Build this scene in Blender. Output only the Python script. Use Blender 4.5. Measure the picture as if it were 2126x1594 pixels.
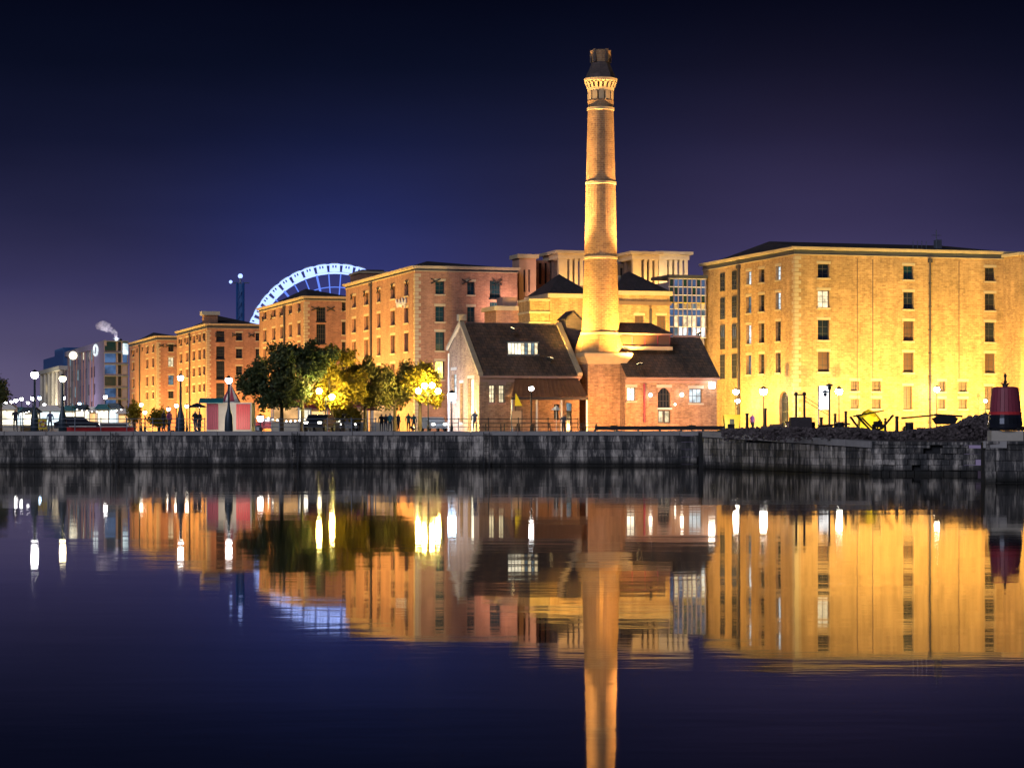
import bpy, bmesh, math, random
from mathutils import Vector, Matrix
random.seed(7)
R = random.Random(11)
PI = math.pi
for o in list(bpy.data.objects): bpy.data.objects.remove(o)
S = bpy.context.scene
COL = S.collection

# ------------------------------------------------------------------ camera, sky, light
F = 5000.0; CX = 1063.0; HY = 902.0; CAMZ = 2.4; G = 2.66
cam = bpy.data.cameras.new('camera'); camo = bpy.data.objects.new('camera', cam); COL.objects.link(camo)
cam.sensor_width = 36; cam.lens = F/2126*36
cam.shift_y = (HY-797)/2126
camo.location = (0, 0, CAMZ); camo.rotation_euler = (PI/2, 0, 0)
cam.clip_end = 20000; cam.clip_start = 0.5
S.camera = camo
S.view_settings.view_transform = 'Standard'; S.view_settings.look = 'None'
S.view_settings.exposure = 0.0; S.view_settings.gamma = 1.0; S.view_settings.use_curve_mapping = False
S.render.engine = 'CYCLES'
S.cycles.use_denoising = True
S.cycles.max_bounces = 6; S.cycles.diffuse_bounces = 2; S.cycles.glossy_bounces = 3
S.cycles.volume_bounces = 1
S.cycles.sample_clamp_indirect = 4.0
S.cycles.use_light_tree = True

W = bpy.data.worlds.new('World'); S.world = W; W.use_nodes = True
nt = W.node_tree; nt.nodes.clear()
def N(nt, t, **k):
    n = nt.nodes.new(t)
    for a, b in k.items(): setattr(n, a, b)
    return n
def setin(n, **k):
    for a, b in k.items(): n.inputs[a.replace('_', ' ')].default_value = b
out = N(nt, 'ShaderNodeOutputWorld')
tc = N(nt, 'ShaderNodeTexCoord'); sep = N(nt, 'ShaderNodeSeparateXYZ')
nt.links.new(tc.outputs['Generated'], sep.inputs[0])
def math_(nt, op, a, b=None, clamp=False):
    n = N(nt, 'ShaderNodeMath', operation=op, use_clamp=clamp)
    for i, v in enumerate((a, b)):
        if v is None: continue
        if isinstance(v, (int, float)): n.inputs[i].default_value = v
        else: nt.links.new(v, n.inputs[i])
    return n.outputs[0]
ramp = N(nt, 'ShaderNodeValToRGB')
zz = math_(nt, 'DIVIDE', sep.outputs['Z'], 0.25)
nt.links.new(zz, ramp.inputs[0])
stops = [(0.0, (.140, .115, .205)), (.03, (.085, .072, .150)), (.06, (.041, .037, .106)), (.09, (.0185, .0190, .060)),
         (.12, (.0072, .0088, .031)), (.15, (.0028, .0042, .0150)), (.18, (.0012, .0020, .0080)), (.25, (.0007, .0010, .005))]
els = ramp.color_ramp.elements
while len(els) < len(stops): els.new(0.5)
for e, (p, c) in zip(els, stops): e.position = p/.25; e.color = (*c, 1)
def glow(az, el, sa, se, col):
    x = math_(nt, 'DIVIDE', math_(nt, 'SUBTRACT', sep.outputs['X'], az), sa)
    z = math_(nt, 'DIVIDE', math_(nt, 'SUBTRACT', sep.outputs['Z'], el), se)
    r2 = math_(nt, 'ADD', math_(nt, 'MULTIPLY', x, x), math_(nt, 'MULTIPLY', z, z))
    g = math_(nt, 'EXPONENT', math_(nt, 'MULTIPLY', r2, -1.0))
    g = math_(nt, 'MULTIPLY', g, math_(nt, 'GREATER_THAN', sep.outputs['Y'], 0.0))
    m = N(nt, 'ShaderNodeMix', data_type='RGBA'); m.inputs[6].default_value = (0, 0, 0, 1); m.inputs[7].default_value = (*col, 1)
    nt.links.new(g, m.inputs[0]); return m.outputs[2]
def addc(a, b):
    m = N(nt, 'ShaderNodeMix', data_type='RGBA', blend_type='ADD'); m.inputs[0].default_value = 1
    nt.links.new(a, m.inputs[6]); nt.links.new(b, m.inputs[7]); return m.outputs[2]
nzs = N(nt, 'ShaderNodeTexNoise'); setin(nzs, Scale=3.2, Detail=4.0, Roughness=.55)
mps = N(nt, 'ShaderNodeMapping'); mps.inputs['Scale'].default_value = (1, 1, 3.5); nt.links.new(tc.outputs['Generated'], mps.inputs[0]); nt.links.new(mps.outputs[0], nzs.inputs['Vector'])
rs = N(nt, 'ShaderNodeMapRange'); setin(rs, From_Min=.3, From_Max=.7, To_Min=.80, To_Max=1.22); nt.links.new(nzs.outputs[0], rs.inputs[0])
vs_ = N(nt, 'ShaderNodeVectorMath', operation='SCALE'); nt.links.new(ramp.outputs[0], vs_.inputs[0]); nt.links.new(rs.outputs[0], vs_.inputs['Scale'])
c = addc(vs_.outputs[0], glow(-.070, .065, .065, .042, (-.006, .008, .072)))
c = addc(c, glow(.125, .085, .085, .055, (.017, .010, .022)))
bg = N(nt, 'ShaderNodeBackground'); nt.links.new(c, bg.inputs[0]); bg.inputs[1].default_value = 1.0
sky = N(nt, 'ShaderNodeTexSky', sky_type='NISHITA'); sky.sun_disc = False
sky.sun_elevation = math.radians(-9); sky.sun_rotation = math.radians(200)
bg2 = N(nt, 'ShaderNodeBackground'); nt.links.new(sky.outputs[0], bg2.inputs[0]); bg2.inputs[1].default_value = 0.02
ad = N(nt, 'ShaderNodeAddShader'); nt.links.new(bg.outputs[0], ad.inputs[0]); nt.links.new(bg2.outputs[0], ad.inputs[1])
nt.links.new(ad.outputs[0], out.inputs[0])
# faint, cool night light from behind the camera (far town glow and moon)
sl = bpy.data.lights.new('moon_light', 'SUN'); sl.energy = 1.0; sl.angle = math.radians(25); sl.color = (.80, .84, 1.0)
so = bpy.data.objects.new('moon_light', sl); COL.objects.link(so)
so.rotation_euler = Vector((.42, .80, -.40)).to_track_quat('-Z', 'Y').to_euler()

# ------------------------------------------------------------------ materials
MATS = {}
def newmat(name):
    m = bpy.data.materials.new(name); m.use_nodes = True; MATS[name] = m
    return m, m.node_tree, m.node_tree.nodes['Principled BSDF']
def plain(name, col, rough=.6, metal=0.0, noise=.25, scale=2.0, bump=0.0, world=False):
    m, t, b = newmat(name)
    tcn = N(t, 'ShaderNodeTexCoord'); nz = N(t, 'ShaderNodeTexNoise'); setin(nz, Scale=scale, Detail=6.0, Roughness=.65)
    t.links.new(tcn.outputs['Object'], nz.inputs['Vector'])
    if world:
        gm = N(t, 'ShaderNodeNewGeometry'); t.links.new(gm.outputs['Position'], nz.inputs['Vector'])
    mx = N(t, 'ShaderNodeMix', data_type='RGBA')
    mx.inputs[6].default_value = (*[max(0, v*(1-noise)) for v in col], 1); mx.inputs[7].default_value = (*[min(1, v*(1+noise)) for v in col], 1)
    t.links.new(nz.outputs[0], mx.inputs[0]); t.links.new(mx.outputs[2], b.inputs['Base Color'])
    b.inputs['Roughness'].default_value = rough; b.inputs['Metallic'].default_value = metal
    if bump:
        bp = N(t, 'ShaderNodeBump'); setin(bp, Strength=bump, Distance=.05); t.links.new(nz.outputs[0], bp.inputs['Height']); t.links.new(bp.outputs[0], b.inputs['Normal'])
    return m
def emit(name, col, st):
    m = bpy.data.materials.new(name); m.use_nodes = True; t = m.node_tree; t.nodes.clear(); MATS[name] = m
    o = N(t, 'ShaderNodeOutputMaterial'); e = N(t, 'ShaderNodeEmission'); e.inputs[0].default_value = (*col, 1); e.inputs[1].default_value = st
    t.links.new(e.outputs[0], o.inputs[0]); return m
def brickmat(name, c1, c2, mortar, bw=.5, bh=.2, patch=.5, ms=.018, bump=.5):
    m, t, b = newmat(name)
    uv = N(t, 'ShaderNodeUVMap')
    br = N(t, 'ShaderNodeTexBrick'); setin(br, Scale=1.0, Mortar_Size=ms, Mortar_Smooth=.3, Bias=0.0, Brick_Width=bw, Row_Height=bh)
    br.inputs['Color1'].default_value = (*c1, 1); br.inputs['Color2'].default_value = (*c2, 1); br.inputs['Mortar'].default_value = (*mortar, 1)
    t.links.new(uv.outputs[0], br.inputs['Vector'])
    nz = N(t, 'ShaderNodeTexNoise'); setin(nz, Scale=.35, Detail=8.0, Roughness=.7); t.links.new(uv.outputs[0], nz.inputs['Vector'])
    mp = N(t, 'ShaderNodeMapping'); mp.inputs['Scale'].default_value = (1.1, .09, 1); t.links.new(uv.outputs[0], mp.inputs[0])
    n2 = N(t, 'ShaderNodeTexNoise'); setin(n2, Scale=1.0, Detail=5.0, Roughness=.6); t.links.new(mp.outputs[0], n2.inputs['Vector'])
    n3 = N(t, 'ShaderNodeTexNoise'); setin(n3, Scale=2.6, Detail=4.0, Roughness=.7); t.links.new(uv.outputs[0], n3.inputs['Vector'])
    s = math_(t, 'ADD', math_(t, 'MULTIPLY', nz.outputs[0], .9), math_(t, 'ADD', math_(t, 'MULTIPLY', n2.outputs[0], .6), math_(t, 'MULTIPLY', n3.outputs[0], .5)))
    r = N(t, 'ShaderNodeMapRange'); setin(r, From_Min=.65, From_Max=1.35, To_Min=1-patch, To_Max=1+patch*.6); t.links.new(s, r.inputs[0])
    v = N(t, 'ShaderNodeVectorMath', operation='SCALE'); t.links.new(br.outputs[0], v.inputs[0]); t.links.new(r.outputs[0], v.inputs['Scale'])
    t.links.new(v.outputs[0], b.inputs['Base Color']); b.inputs['Roughness'].default_value = .85
    bp = N(t, 'ShaderNodeBump'); setin(bp, Strength=bump, Distance=.03); t.links.new(math_(t, 'ADD', br.outputs['Fac'], math_(t, 'MULTIPLY', n3.outputs[0], -1.5)), bp.inputs['Height']); bp.invert = True
    t.links.new(bp.outputs[0], b.inputs['Normal'])
    return m
brickmat('brick_warm', (.50, .30, .14), (.34, .19, .085), (.44, .30, .17), patch=.6)
brickmat('brick_red', (.42, .20, .12), (.31, .14, .09), (.38, .24, .17))
brickmat('brick_rough', (.52, .32, .19), (.30, .17, .11), (.40, .27, .19), bw=.46, bh=.17, patch=.75, ms=.03, bump=.8)
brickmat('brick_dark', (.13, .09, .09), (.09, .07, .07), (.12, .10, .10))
brickmat('slate', (.075, .06, .068), (.05, .042, .052), (.03, .026, .03), bw=.5, bh=.42, patch=.7, ms=.025, bump=.6)
brickmat('slate_mossy', (.17, .105, .07), (.085, .066, .06), (.05, .038, .034), bw=.5, bh=.42, patch=.9, ms=.03, bump=.7)
plain('stone_trim', (.46, .36, .24), .8, noise=.3, scale=1.2, bump=.3)
plain('stone_pale', (.50, .46, .40), .8, noise=.3, scale=1.2, bump=.3)
plain('stone_pink', (.42, .25, .20), .85, noise=.35, scale=.8, bump=.3)
plain('lead_and_shade', (.05, .055, .07), .5, noise=.3)
plain('iron', (.018, .02, .026), .45, metal=.3, noise=.3)
plain('iron_blue', (.03, .05, .075), .45, metal=.2, noise=.3)
plain('steel_grey', (.22, .25, .30), .4, metal=.6, noise=.2)
plain('paint_white', (.72, .70, .68), .5, noise=.12)
plain('frame_dark', (.05, .045, .045), .5)
plain('frame_white', (.55, .53, .50), .5)
plain('shutter', (.16, .095, .07), .6, noise=.3)
plain('copper_roof', (.36, .17, .09), .5, metal=.2, noise=.5, scale=.9)
plain('red_paint', (.60, .04, .05), .45, noise=.2)
plain('maroon_paint', (.30, .05, .085), .5, noise=.25, scale=3)
plain('yellow_paint', (.75, .55, .02), .45, noise=.15)
plain('teal_paint', (.02, .16, .20), .45, noise=.2)
plain('blue_paint', (.02, .10, .30), .45, noise=.2)
plain('timber_dark', (.05, .04, .045), .8, noise=.5, scale=4, bump=.4)
plain('rubble', (.13, .105, .11), .95, noise=.9, scale=2.5, bump=.8, world=True)
plain('pavement', (.16, .15, .14), .8, noise=.4, scale=.6, bump=.2)
plain('bark', (.07, .05, .035), .9, noise=.4, scale=6, bump=.5)
plain('skin', (.40, .24, .17), .6, noise=.1)
plain('cloth_dark', (.02, .022, .035), .9)
plain('cloth_teal', (.03, .16, .22), .9)
plain('cloth_violet', (.30, .09, .28), .9)
plain('cloth_denim', (.07, .10, .20), .9)
plain('cloth_red', (.28, .03, .03), .9)
plain('rubber', (.015, .015, .017), .8)
plain('car_silver', (.45, .46, .48), .25, metal=.7, noise=.05)
plain('car_dark', (.03, .035, .05), .2, metal=.5, noise=.05)
plain('concrete_mauve', (.26, .22, .29), .8, noise=.25, scale=.5)
def glassmat(name, col, rough=.12):
    m, t, b = newmat(name); b.inputs['Base Color'].default_value = (*col, 1); b.inputs['Roughness'].default_value = rough
    b.inputs['IOR'].default_value = 1.5
    tcn = N(t, 'ShaderNodeTexCoord'); nz = N(t, 'ShaderNodeTexNoise'); setin(nz, Scale=.8, Detail=2.0); t.links.new(tcn.outputs['Object'], nz.inputs['Vector'])
    bp = N(t, 'ShaderNodeBump'); setin(bp, Strength=.3, Distance=.05); t.links.new(nz.outputs[0], bp.inputs['Height']); t.links.new(bp.outputs[0], b.inputs['Normal'])
    return m
glassmat('glass_dark', (.012, .018, .028)); glassmat('glass_teal', (.01, .04, .055)); glassmat('glass_brown', (.10, .05, .035), .4)
def litpane(name, col, st, sc=1.3):
    m = bpy.data.materials.new(name); m.use_nodes = True; t = m.node_tree; t.nodes.clear(); MATS[name] = m
    o = N(t, 'ShaderNodeOutputMaterial'); e = N(t, 'ShaderNodeEmission'); e.inputs[0].default_value = (*col, 1)
    gm = N(t, 'ShaderNodeNewGeometry'); nz = N(t, 'ShaderNodeTexNoise'); setin(nz, Scale=sc, Detail=3.0); t.links.new(gm.outputs['Position'], nz.inputs['Vector'])
    r = N(t, 'ShaderNodeMapRange'); setin(r, From_Min=.35, From_Max=.65, To_Min=st*.45, To_Max=st*1.3); t.links.new(nz.outputs[0], r.inputs[0]); t.links.new(r.outputs[0], e.inputs[1])
    t.links.new(e.outputs[0], o.inputs[0]); return m
litpane('pane_warm', (1, .82, .50), 1.3); litpane('pane_white', (.85, .95, 1.0), 1.2); litpane('pane_blue', (.16, .30, .62), .42, .5)
litpane('pane_amber', (1, .62, .22), .8); litpane('pane_cool_dim', (.35, .5, .6), .45)
litpane('stall_light', (1, .92, .70), 2.2, .5); litpane('stall_cool', (.75, .92, 1.0), 1.7, .6); litpane('stall_orange', (1, .55, .22), 1.2, .6)
emit('lamp_white', (.96, .97, 1.0), 34); emit('lamp_warm', (1, .86, .55), 30); emit('lamp_bright', (1, .97, .90), 75); emit('lamp_soft', (1, .93, .80), 14)
emit('lamp_yellow', (1, .78, .22), 560); emit('lamp_blue', (.45, .68, 1.0), 40); emit('wheel_light', (.32, .44, 1.0), 2.2)
emit('spoke_light', (.14, .26, 1.0), 1.1); emit('flood_lens', (1, .80, .40), 12)
# leaves
def leafmat(name, a, b_):
    m, t, b = newmat(name)
    oi = N(t, 'ShaderNodeNewGeometry'); mx = N(t, 'ShaderNodeMix', data_type='RGBA')
    mx.inputs[6].default_value = (*a, 1); mx.inputs[7].default_value = (*b_, 1); t.links.new(oi.outputs['Random Per Island'], mx.inputs[0])
    t.links.new(mx.outputs[2], b.inputs['Base Color']); b.inputs['Roughness'].default_value = .6
    tr = N(t, 'ShaderNodeBsdfTranslucent'); t.links.new(mx.outputs[2], tr.inputs[0])
    ms = N(t, 'ShaderNodeMixShader'); ms.inputs[0].default_value = .4
    o = t.nodes['Material Output']; t.links.new(b.outputs[0], ms.inputs[1]); t.links.new(tr.outputs[0], ms.inputs[2]); t.links.new(ms.outputs[0], o.inputs[0])
    return m
leafmat('leaf_green', (.045, .085, .035), (.14, .15, .05)); leafmat('leaf_olive', (.12, .12, .03), (.22, .18, .05)); leafmat('leaf_yellow', (.26, .18, .012), (.44, .33, .025))
# quay stone: streaked, algae towards waterline
def quaymat():
    m, t, b = newmat('quay_stone')
    gm = N(t, 'ShaderNodeNewGeometry'); mp = N(t, 'ShaderNodeMapping'); mp.inputs['Scale'].default_value = (2.3, 2.3, .42); t.links.new(gm.outputs['Position'], mp.inputs[0])
    n1 = N(t, 'ShaderNodeTexNoise'); setin(n1, Scale=1.0, Detail=7.0, Roughness=.75); t.links.new(mp.outputs[0], n1.inputs['Vector'])
    n2 = N(t, 'ShaderNodeTexNoise'); setin(n2, Scale=.35, Detail=4.0); t.links.new(gm.outputs['Position'], n2.inputs['Vector'])
    s = math_(t, 'ADD', n1.outputs[0], math_(t, 'MULTIPLY', n2.outputs[0], .5))
    r = N(t, 'ShaderNodeValToRGB'); e = r.color_ramp.elements
    e[0].position = .58; e[0].color = (.014, .016, .020, 1); e[1].position = .90; e[1].color = (.60, .54, .49, 1)
    k = e.new(.72); k.color = (.068, .064, .068, 1); t.links.new(s, r.inputs[0])
    oi = N(t, 'ShaderNodeObjectInfo'); v = N(t, 'ShaderNodeVectorMath', operation='SCALE'); t.links.new(r.outputs[0], v.inputs[0])
    t.links.new(math_(t, 'ADD', math_(t, 'MULTIPLY', oi.outputs['Random'], .7), .6), v.inputs['Scale'])
    sp = N(t, 'ShaderNodeSeparateXYZ'); t.links.new(gm.outputs['Position'], sp.inputs[0])
    al = N(t, 'ShaderNodeMapRange'); setin(al, From_Min=.10, From_Max=.45, To_Min=.12, To_Max=1.0); t.links.new(math_(t, 'ADD', sp.outputs['Z'], math_(t, 'MULTIPLY', n1.outputs[0], -.15)), al.inputs[0])
    v2 = N(t, 'ShaderNodeVectorMath', operation='SCALE'); t.links.new(v.outputs[0], v2.inputs[0]); t.links.new(al.outputs[0], v2.inputs['Scale'])
    t.links.new(v2.outputs[0], b.inputs['Base Color']); b.inputs['Roughness'].default_value = .75
    bp = N(t, 'ShaderNodeBump'); setin(bp, Strength=.8, Distance=.06); t.links.new(n1.outputs[0], bp.inputs['Height']); t.links.new(bp.outputs[0], b.inputs['Normal'])
quaymat()
plain('coping', (.34, .32, .32), .7, noise=.35, scale=1.5, bump=.3, world=True)
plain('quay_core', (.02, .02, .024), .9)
# water
def watermat():
    m = bpy.data.materials.new('dock_water'); m.use_nodes = True; t = m.node_tree; t.nodes.clear(); MATS['water'] = m
    o = N(t, 'ShaderNodeOutputMaterial'); g = N(t, 'ShaderNodeBsdfGlossy'); g.inputs['Roughness'].default_value = .029; g.inputs[0].default_value = (1, .97, .92, 1)
    d = N(t, 'ShaderNodeBsdfDiffuse'); d.inputs[0].default_value = (.002, .004, .010, 1)
    fr = N(t, 'ShaderNodeFresnel'); fr.inputs[0].default_value = 2.7
    mx = N(t, 'ShaderNodeMixShader'); t.links.new(fr.outputs[0], mx.inputs[0]); t.links.new(d.outputs[0], mx.inputs[1]); t.links.new(g.outputs[0], mx.inputs[2]); t.links.new(mx.outputs[0], o.inputs[0])
    gm = N(t, 'ShaderNodeNewGeometry')
    mp = N(t, 'ShaderNodeMapping'); mp.inputs['Scale'].default_value = (.10, .22, 1); t.links.new(gm.outputs['Position'], mp.inputs[0])
    n1 = N(t, 'ShaderNodeTexNoise'); setin(n1, Scale=1.0, Detail=2.0, Roughness=.5); t.links.new(mp.outputs[0], n1.inputs['Vector'])
    mp2 = N(t, 'ShaderNodeMapping'); mp2.inputs['Scale'].default_value = (.9, 2.2, 1); t.links.new(gm.outputs['Position'], mp2.inputs[0])
    n2 = N(t, 'ShaderNodeTexNoise'); setin(n2, Scale=1.0, Detail=3.0); t.links.new(mp2.outputs[0], n2.inputs['Vector'])
    n3 = N(t, 'ShaderNodeTexNoise'); setin(n3, Scale=.035, Detail=2.0); t.links.new(gm.outputs['Position'], n3.inputs['Vector'])
    pt_ = N(t, 'ShaderNodeMapRange'); setin(pt_, From_Min=.42, From_Max=.62, To_Min=.003, To_Max=.012); t.links.new(n3.outputs[0], pt_.inputs[0])
    h = math_(t, 'ADD', math_(t, 'MULTIPLY', n1.outputs[0], pt_.outputs[0]), math_(t, 'MULTIPLY', n2.outputs[0], .0010))
    bp = N(t, 'ShaderNodeBump'); setin(bp, Strength=1.0, Distance=1.0); t.links.new(h, bp.inputs['Height'])
    t.links.new(bp.outputs[0], g.inputs['Normal'])
watermat()

# ------------------------------------------------------------------ mesh building
class MB:
    def __init__(s): s.v = []; s.f = []; s.m = []; s.mats = []
    def mi(s, mat):
        if mat is None: return 0
        if mat not in s.mats: s.mats.append(mat)
        return s.mats.index(mat)
    def face(s, pts, mat=None):
        i = len(s.v); s.v += [tuple(p) for p in pts]; s.f.append(tuple(range(i, i+len(pts)))); s.m.append(s.mi(mat)); return s
    def add(s, vs, fs, mat=None):
        i = len(s.v); s.v += [tuple(p) for p in vs]; k = s.mi(mat)
        for f in fs: s.f.append(tuple(a+i for a in f)); s.m.append(k)
        return s
    def box(s, x0, x1, y0, y1, z0, z1, mat=None):
        vs = [(x, y, z) for z in (z0, z1) for x, y in ((x0, y0), (x1, y0), (x1, y1), (x0, y1))]
        return s.add(vs, [(3, 2, 1, 0), (4, 5, 6, 7), (0, 1, 5, 4), (1, 2, 6, 5), (2, 3, 7, 6), (3, 0, 4, 7)], mat)
    def lathe(s, prof, n=16, cx=0, cy=0, rot=0, cap=True, mat=None):
        vs = []; fs = []
        for r, z in prof:
            for i in range(n):
                a = rot+2*PI*i/n; vs.append((cx+r*math.cos(a), cy+r*math.sin(a), z))
        for k in range(len(prof)-1):
            for i in range(n):
                j = (i+1) % n; fs.append((k*n+i, k*n+j, (k+1)*n+j, (k+1)*n+i))
        if cap: fs.append(tuple(range(n-1, -1, -1))); fs.append(tuple((len(prof)-1)*n+i for i in range(n)))
        return s.add(vs, fs, mat)
    def tube(s, p, q, r0, r1=None, n=6, mat=None):
        p = Vector(p); q = Vector(q); r1 = r0 if r1 is None else r1
        d = (q-p).normalized(); a = d.orthogonal().normalized(); b = d.cross(a)
        vs = []
        for c0, r in ((p, r0), (q, r1)):
            for i in range(n):
                t = 2*PI*i/n; vs.append(c0+a*(r*math.cos(t))+b*(r*math.sin(t)))
        fs = [(i, (i+1) % n, n+(i+1) % n, n+i) for i in range(n)]+[tuple(range(n-1, -1, -1)), tuple(range(n, 2*n))]
        return s.add(vs, fs, mat)
    def sphere(s, c0, r, n=10, m=6, sz=1.0, mat=None):
        vs = [(c0[0], c0[1], c0[2]-r*sz)]; fs = []
        for k in range(1, m):
            t = -PI/2+PI*k/m
            for i in range(n): a = 2*PI*i/n; vs.append((c0[0]+r*math.cos(t)*math.cos(a), c0[1]+r*math.cos(t)*math.sin(a), c0[2]+r*sz*math.sin(t)))
        vs.append((c0[0], c0[1], c0[2]+r*sz)); L = len(vs)-1
        for i in range(n): fs.append((0, 1+(i+1) % n, 1+i)); fs.append((L, L-n+i, L-n+(i+1) % n))
        for k in range(m-2):
            for i in range(n): j = (i+1) % n; fs.append((1+k*n+i, 1+k*n+j, 1+(k+1)*n+j, 1+(k+1)*n+i))
        return s.add(vs, fs, mat)
    def prism(s, poly, y0, y1, mat=None):      # poly in x,z extruded along y
        n = len(poly); vs = [(x, y0, z) for x, z in poly]+[(x, y1, z) for x, z in poly]
        fs = [tuple(range(n)), tuple(range(2*n-1, n-1, -1))]+[(i, n+i, n+(i+1) % n, (i+1) % n) for i in range(n)]
        return s.add(vs, fs, mat)
    def mesh(s, name, mat=None, smooth=False):
        me = bpy.data.meshes.new(name); me.from_pydata(s.v, [], s.f)
        ms = s.mats or [mat]
        for k in ms: me.materials.append(MATS[k] if isinstance(k, str) else k)
        if s.mats: me.polygons.foreach_set('material_index', s.m)
        uv = me.uv_layers.new(name='UVMap'); d = []
        for p in me.polygons:
            nrm = p.normal
            for li in p.vertices:
                x, y, z = s.v[li]
                if abs(nrm.z) > .85: d += [x, y]
                elif abs(nrm.z) > .3: d += [x if abs(nrm.y) > abs(nrm.x) else y, z*1.4]
                else: d += [x if abs(nrm.y) >= abs(nrm.x) else y, z]
        uv.data.foreach_set('uv', d)
        if smooth: me.polygons.foreach_set('use_smooth', [True]*len(me.polygons))
        bm = bmesh.new(); bm.from_mesh(me); bmesh.ops.recalc_face_normals(bm, faces=bm.faces); bm.to_mesh(me); bm.free()
        me.update(); return me
    def build(s, name, mat=None, parent=None, loc=(0, 0, 0), rz=0, smooth=False, label=None, kind=None):
        return link(name, s.mesh(name, mat, smooth), parent, loc, rz, label, kind)
def link(name, data, parent=None, loc=(0, 0, 0), rz=0, label=None, kind=None):
    o = bpy.data.objects.new(name, data); COL.objects.link(o); o.parent = parent; o.location = loc; o.rotation_euler = (0, 0, rz)
    if label: o['label'] = label
    if kind: o['kind'] = kind
    return o
def tag(o, label, cat, group=None):
    o['label'] = label; o['category'] = cat
    if group: o['group'] = group
    return o
def thing(name, label, cat, loc, rz=0, group=None):
    return tag(link(name, None, None, loc, rz), label, cat, group)
def copy_tree(o, parent=None):
    c = o.copy(); COL.objects.link(c)
    if parent is not None: c.parent = parent
    for ch in list(o.children): copy_tree(ch, c)
    return c
def P(px, py, Y): return Vector(((px-CX)/F*Y, Y, CAMZ+(HY-py)*Y/F))
def XG(px, Y, z=None): return Vector(((px-CX)/F*Y, Y, G if z is None else z))
TH = math.atan2(.286, .958); CU, SU = math.cos(TH), math.sin(TH)

class Fr:
    """building frame: near corner at pixel px and distance Y, x along the front, y along the receding left side"""
    def __init__(s, px, Y, u0=0, v0=0): s.x0 = (px-CX)/F*Y; s.y0 = Y
    def loc(s, z=G): return (s.x0, s.y0, z)
    def u(s, px, v=0):
        k = (px-CX)/F; x = s.x0-SU*v; y = s.y0+CU*v
        return (k*y-x)/(CU-k*SU)
    def v(s, px, u=0):
        k = (px-CX)/F; x = s.x0+CU*u; y = s.y0+SU*u
        return (x-k*y)/(SU+k*CU)
    def Y(s, u, v): return s.y0+SU*u+CU*v
    def z(s, py, u=0, v=0): return CAMZ+(HY-py)*s.Y(u, v)/F-G

def wall_grid(mb, face, L, z0, z1, ops, depth=.35, off=0.0, mat=None, a0=0.0):
    """rect wall with real openings and reveals; face 'f' in the plane y=off, 'l' in the plane x=off"""
    A = sorted({a0, L, *[o[0] for o in ops], *[o[1] for o in ops]}); Z = sorted({z0, z1, *[o[2] for o in ops], *[o[3] for o in ops]})
    A = [a for a in A if a0-1e-6 <= a <= L+1e-6]; Z = [z for z in Z if z0-1e-6 <= z <= z1+1e-6]
    def p(a, z, d=0): return (a, off+d, z) if face == 'f' else (off+d, a, z)
    for i in range(len(A)-1):
        for j in range(len(Z)-1):
            am = (A[i]+A[i+1])/2; zm = (Z[j]+Z[j+1])/2
            if any(o[0] < am < o[1] and o[2] < zm < o[3] for o in ops): continue
            mb.face([p(A[i], Z[j]), p(A[i+1], Z[j]), p(A[i+1], Z[j+1]), p(A[i], Z[j+1])], mat)
    for o in ops:
        a, b, c0, d0 = o[:4]; e = depth+.12
        mb.face([p(a, c0), p(b, c0), p(b, c0, e), p(a, c0, e)], mat); mb.face([p(a, d0), p(b, d0), p(b, d0, e), p(a, d0, e)], mat)
        mb.face([p(a, c0), p(a, d0), p(a, d0, e), p(a, c0, e)], mat); mb.face([p(b, c0), p(b, d0), p(b, d0, e), p(b, c0, e)], mat)
WCACHE = {}
def window(parent, face, a0, a1, z0, z1, off=0.0, depth=.30, pane='glass_dark', frame='frame_dark', nx=2, nz=3, sill='stone_trim', label=None, name='window', lintel=True):
    w = a1-a0; h = z1-z0; key = (round(w, 1), round(h, 1), nx, nz, frame, pane, sill, lintel)
    if key not in WCACHE:
        f = MB(); t = .07
        f.box(0, w, 0, .10, 0, t); f.box(0, w, 0, .10, h-t, h); f.box(0, t, 0, .10, t, h-t); f.box(w-t, w, 0, .10, t, h-t)
        b = .045
        for i in range(1, nx): x = w*i/nx; f.box(x-b/2, x+b/2, .01, .08, t, h-t)
        for i in range(1, nz): z = h*i/nz; f.box(t, w-t, .012, .078, z-b/2, z+b/2)
        pn = MB(); pn.box(t*.5, w-t*.5, .05, .065, t*.5, h-t*.5)
        s = MB(); s.box(-.12, w+.12, -depth-.10, -.005, -.18, -.003)
        l = MB(); l.box(-.15, w+.15, -depth-.03, -.005-depth*.2, h+.003, h+.30)
        WCACHE[key] = (f.mesh('window', frame), pn.mesh('pane', pane), s.mesh('sill', sill) if sill else None, l.mesh('lintel', sill) if (sill and lintel) else None)
    fm, pm, sm, lm = WCACHE[key]
    if face == 'f': loc = (a0, off+depth, z0); rz = 0
    else: loc = (off+depth, a1, z0); rz = -PI/2
    o = link(name, fm, parent, loc, rz, label)
    link('pane', pm, o)
    if sm: link('sill', sm, o)
    if lm: link('lintel', lm, o)
    return o
def shell(mb, L, D, H, fo, lo, mat=None, depth=.35):
    wall_grid(mb, 'f', L, 0, H, fo, depth, 0, mat); wall_grid(mb, 'l', D, 0, H, lo, depth, 0, mat)
    mb.face([(L, 0, 0), (L, D, 0), (L, D, H), (L, 0, H)], mat); mb.face([(0, D, 0), (L, D, 0), (L, D, H), (0, D, H)], mat)
    mb.face([(0, 0, H), (L, 0, H), (L, D, H), (0, D, H)], mat)
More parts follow.
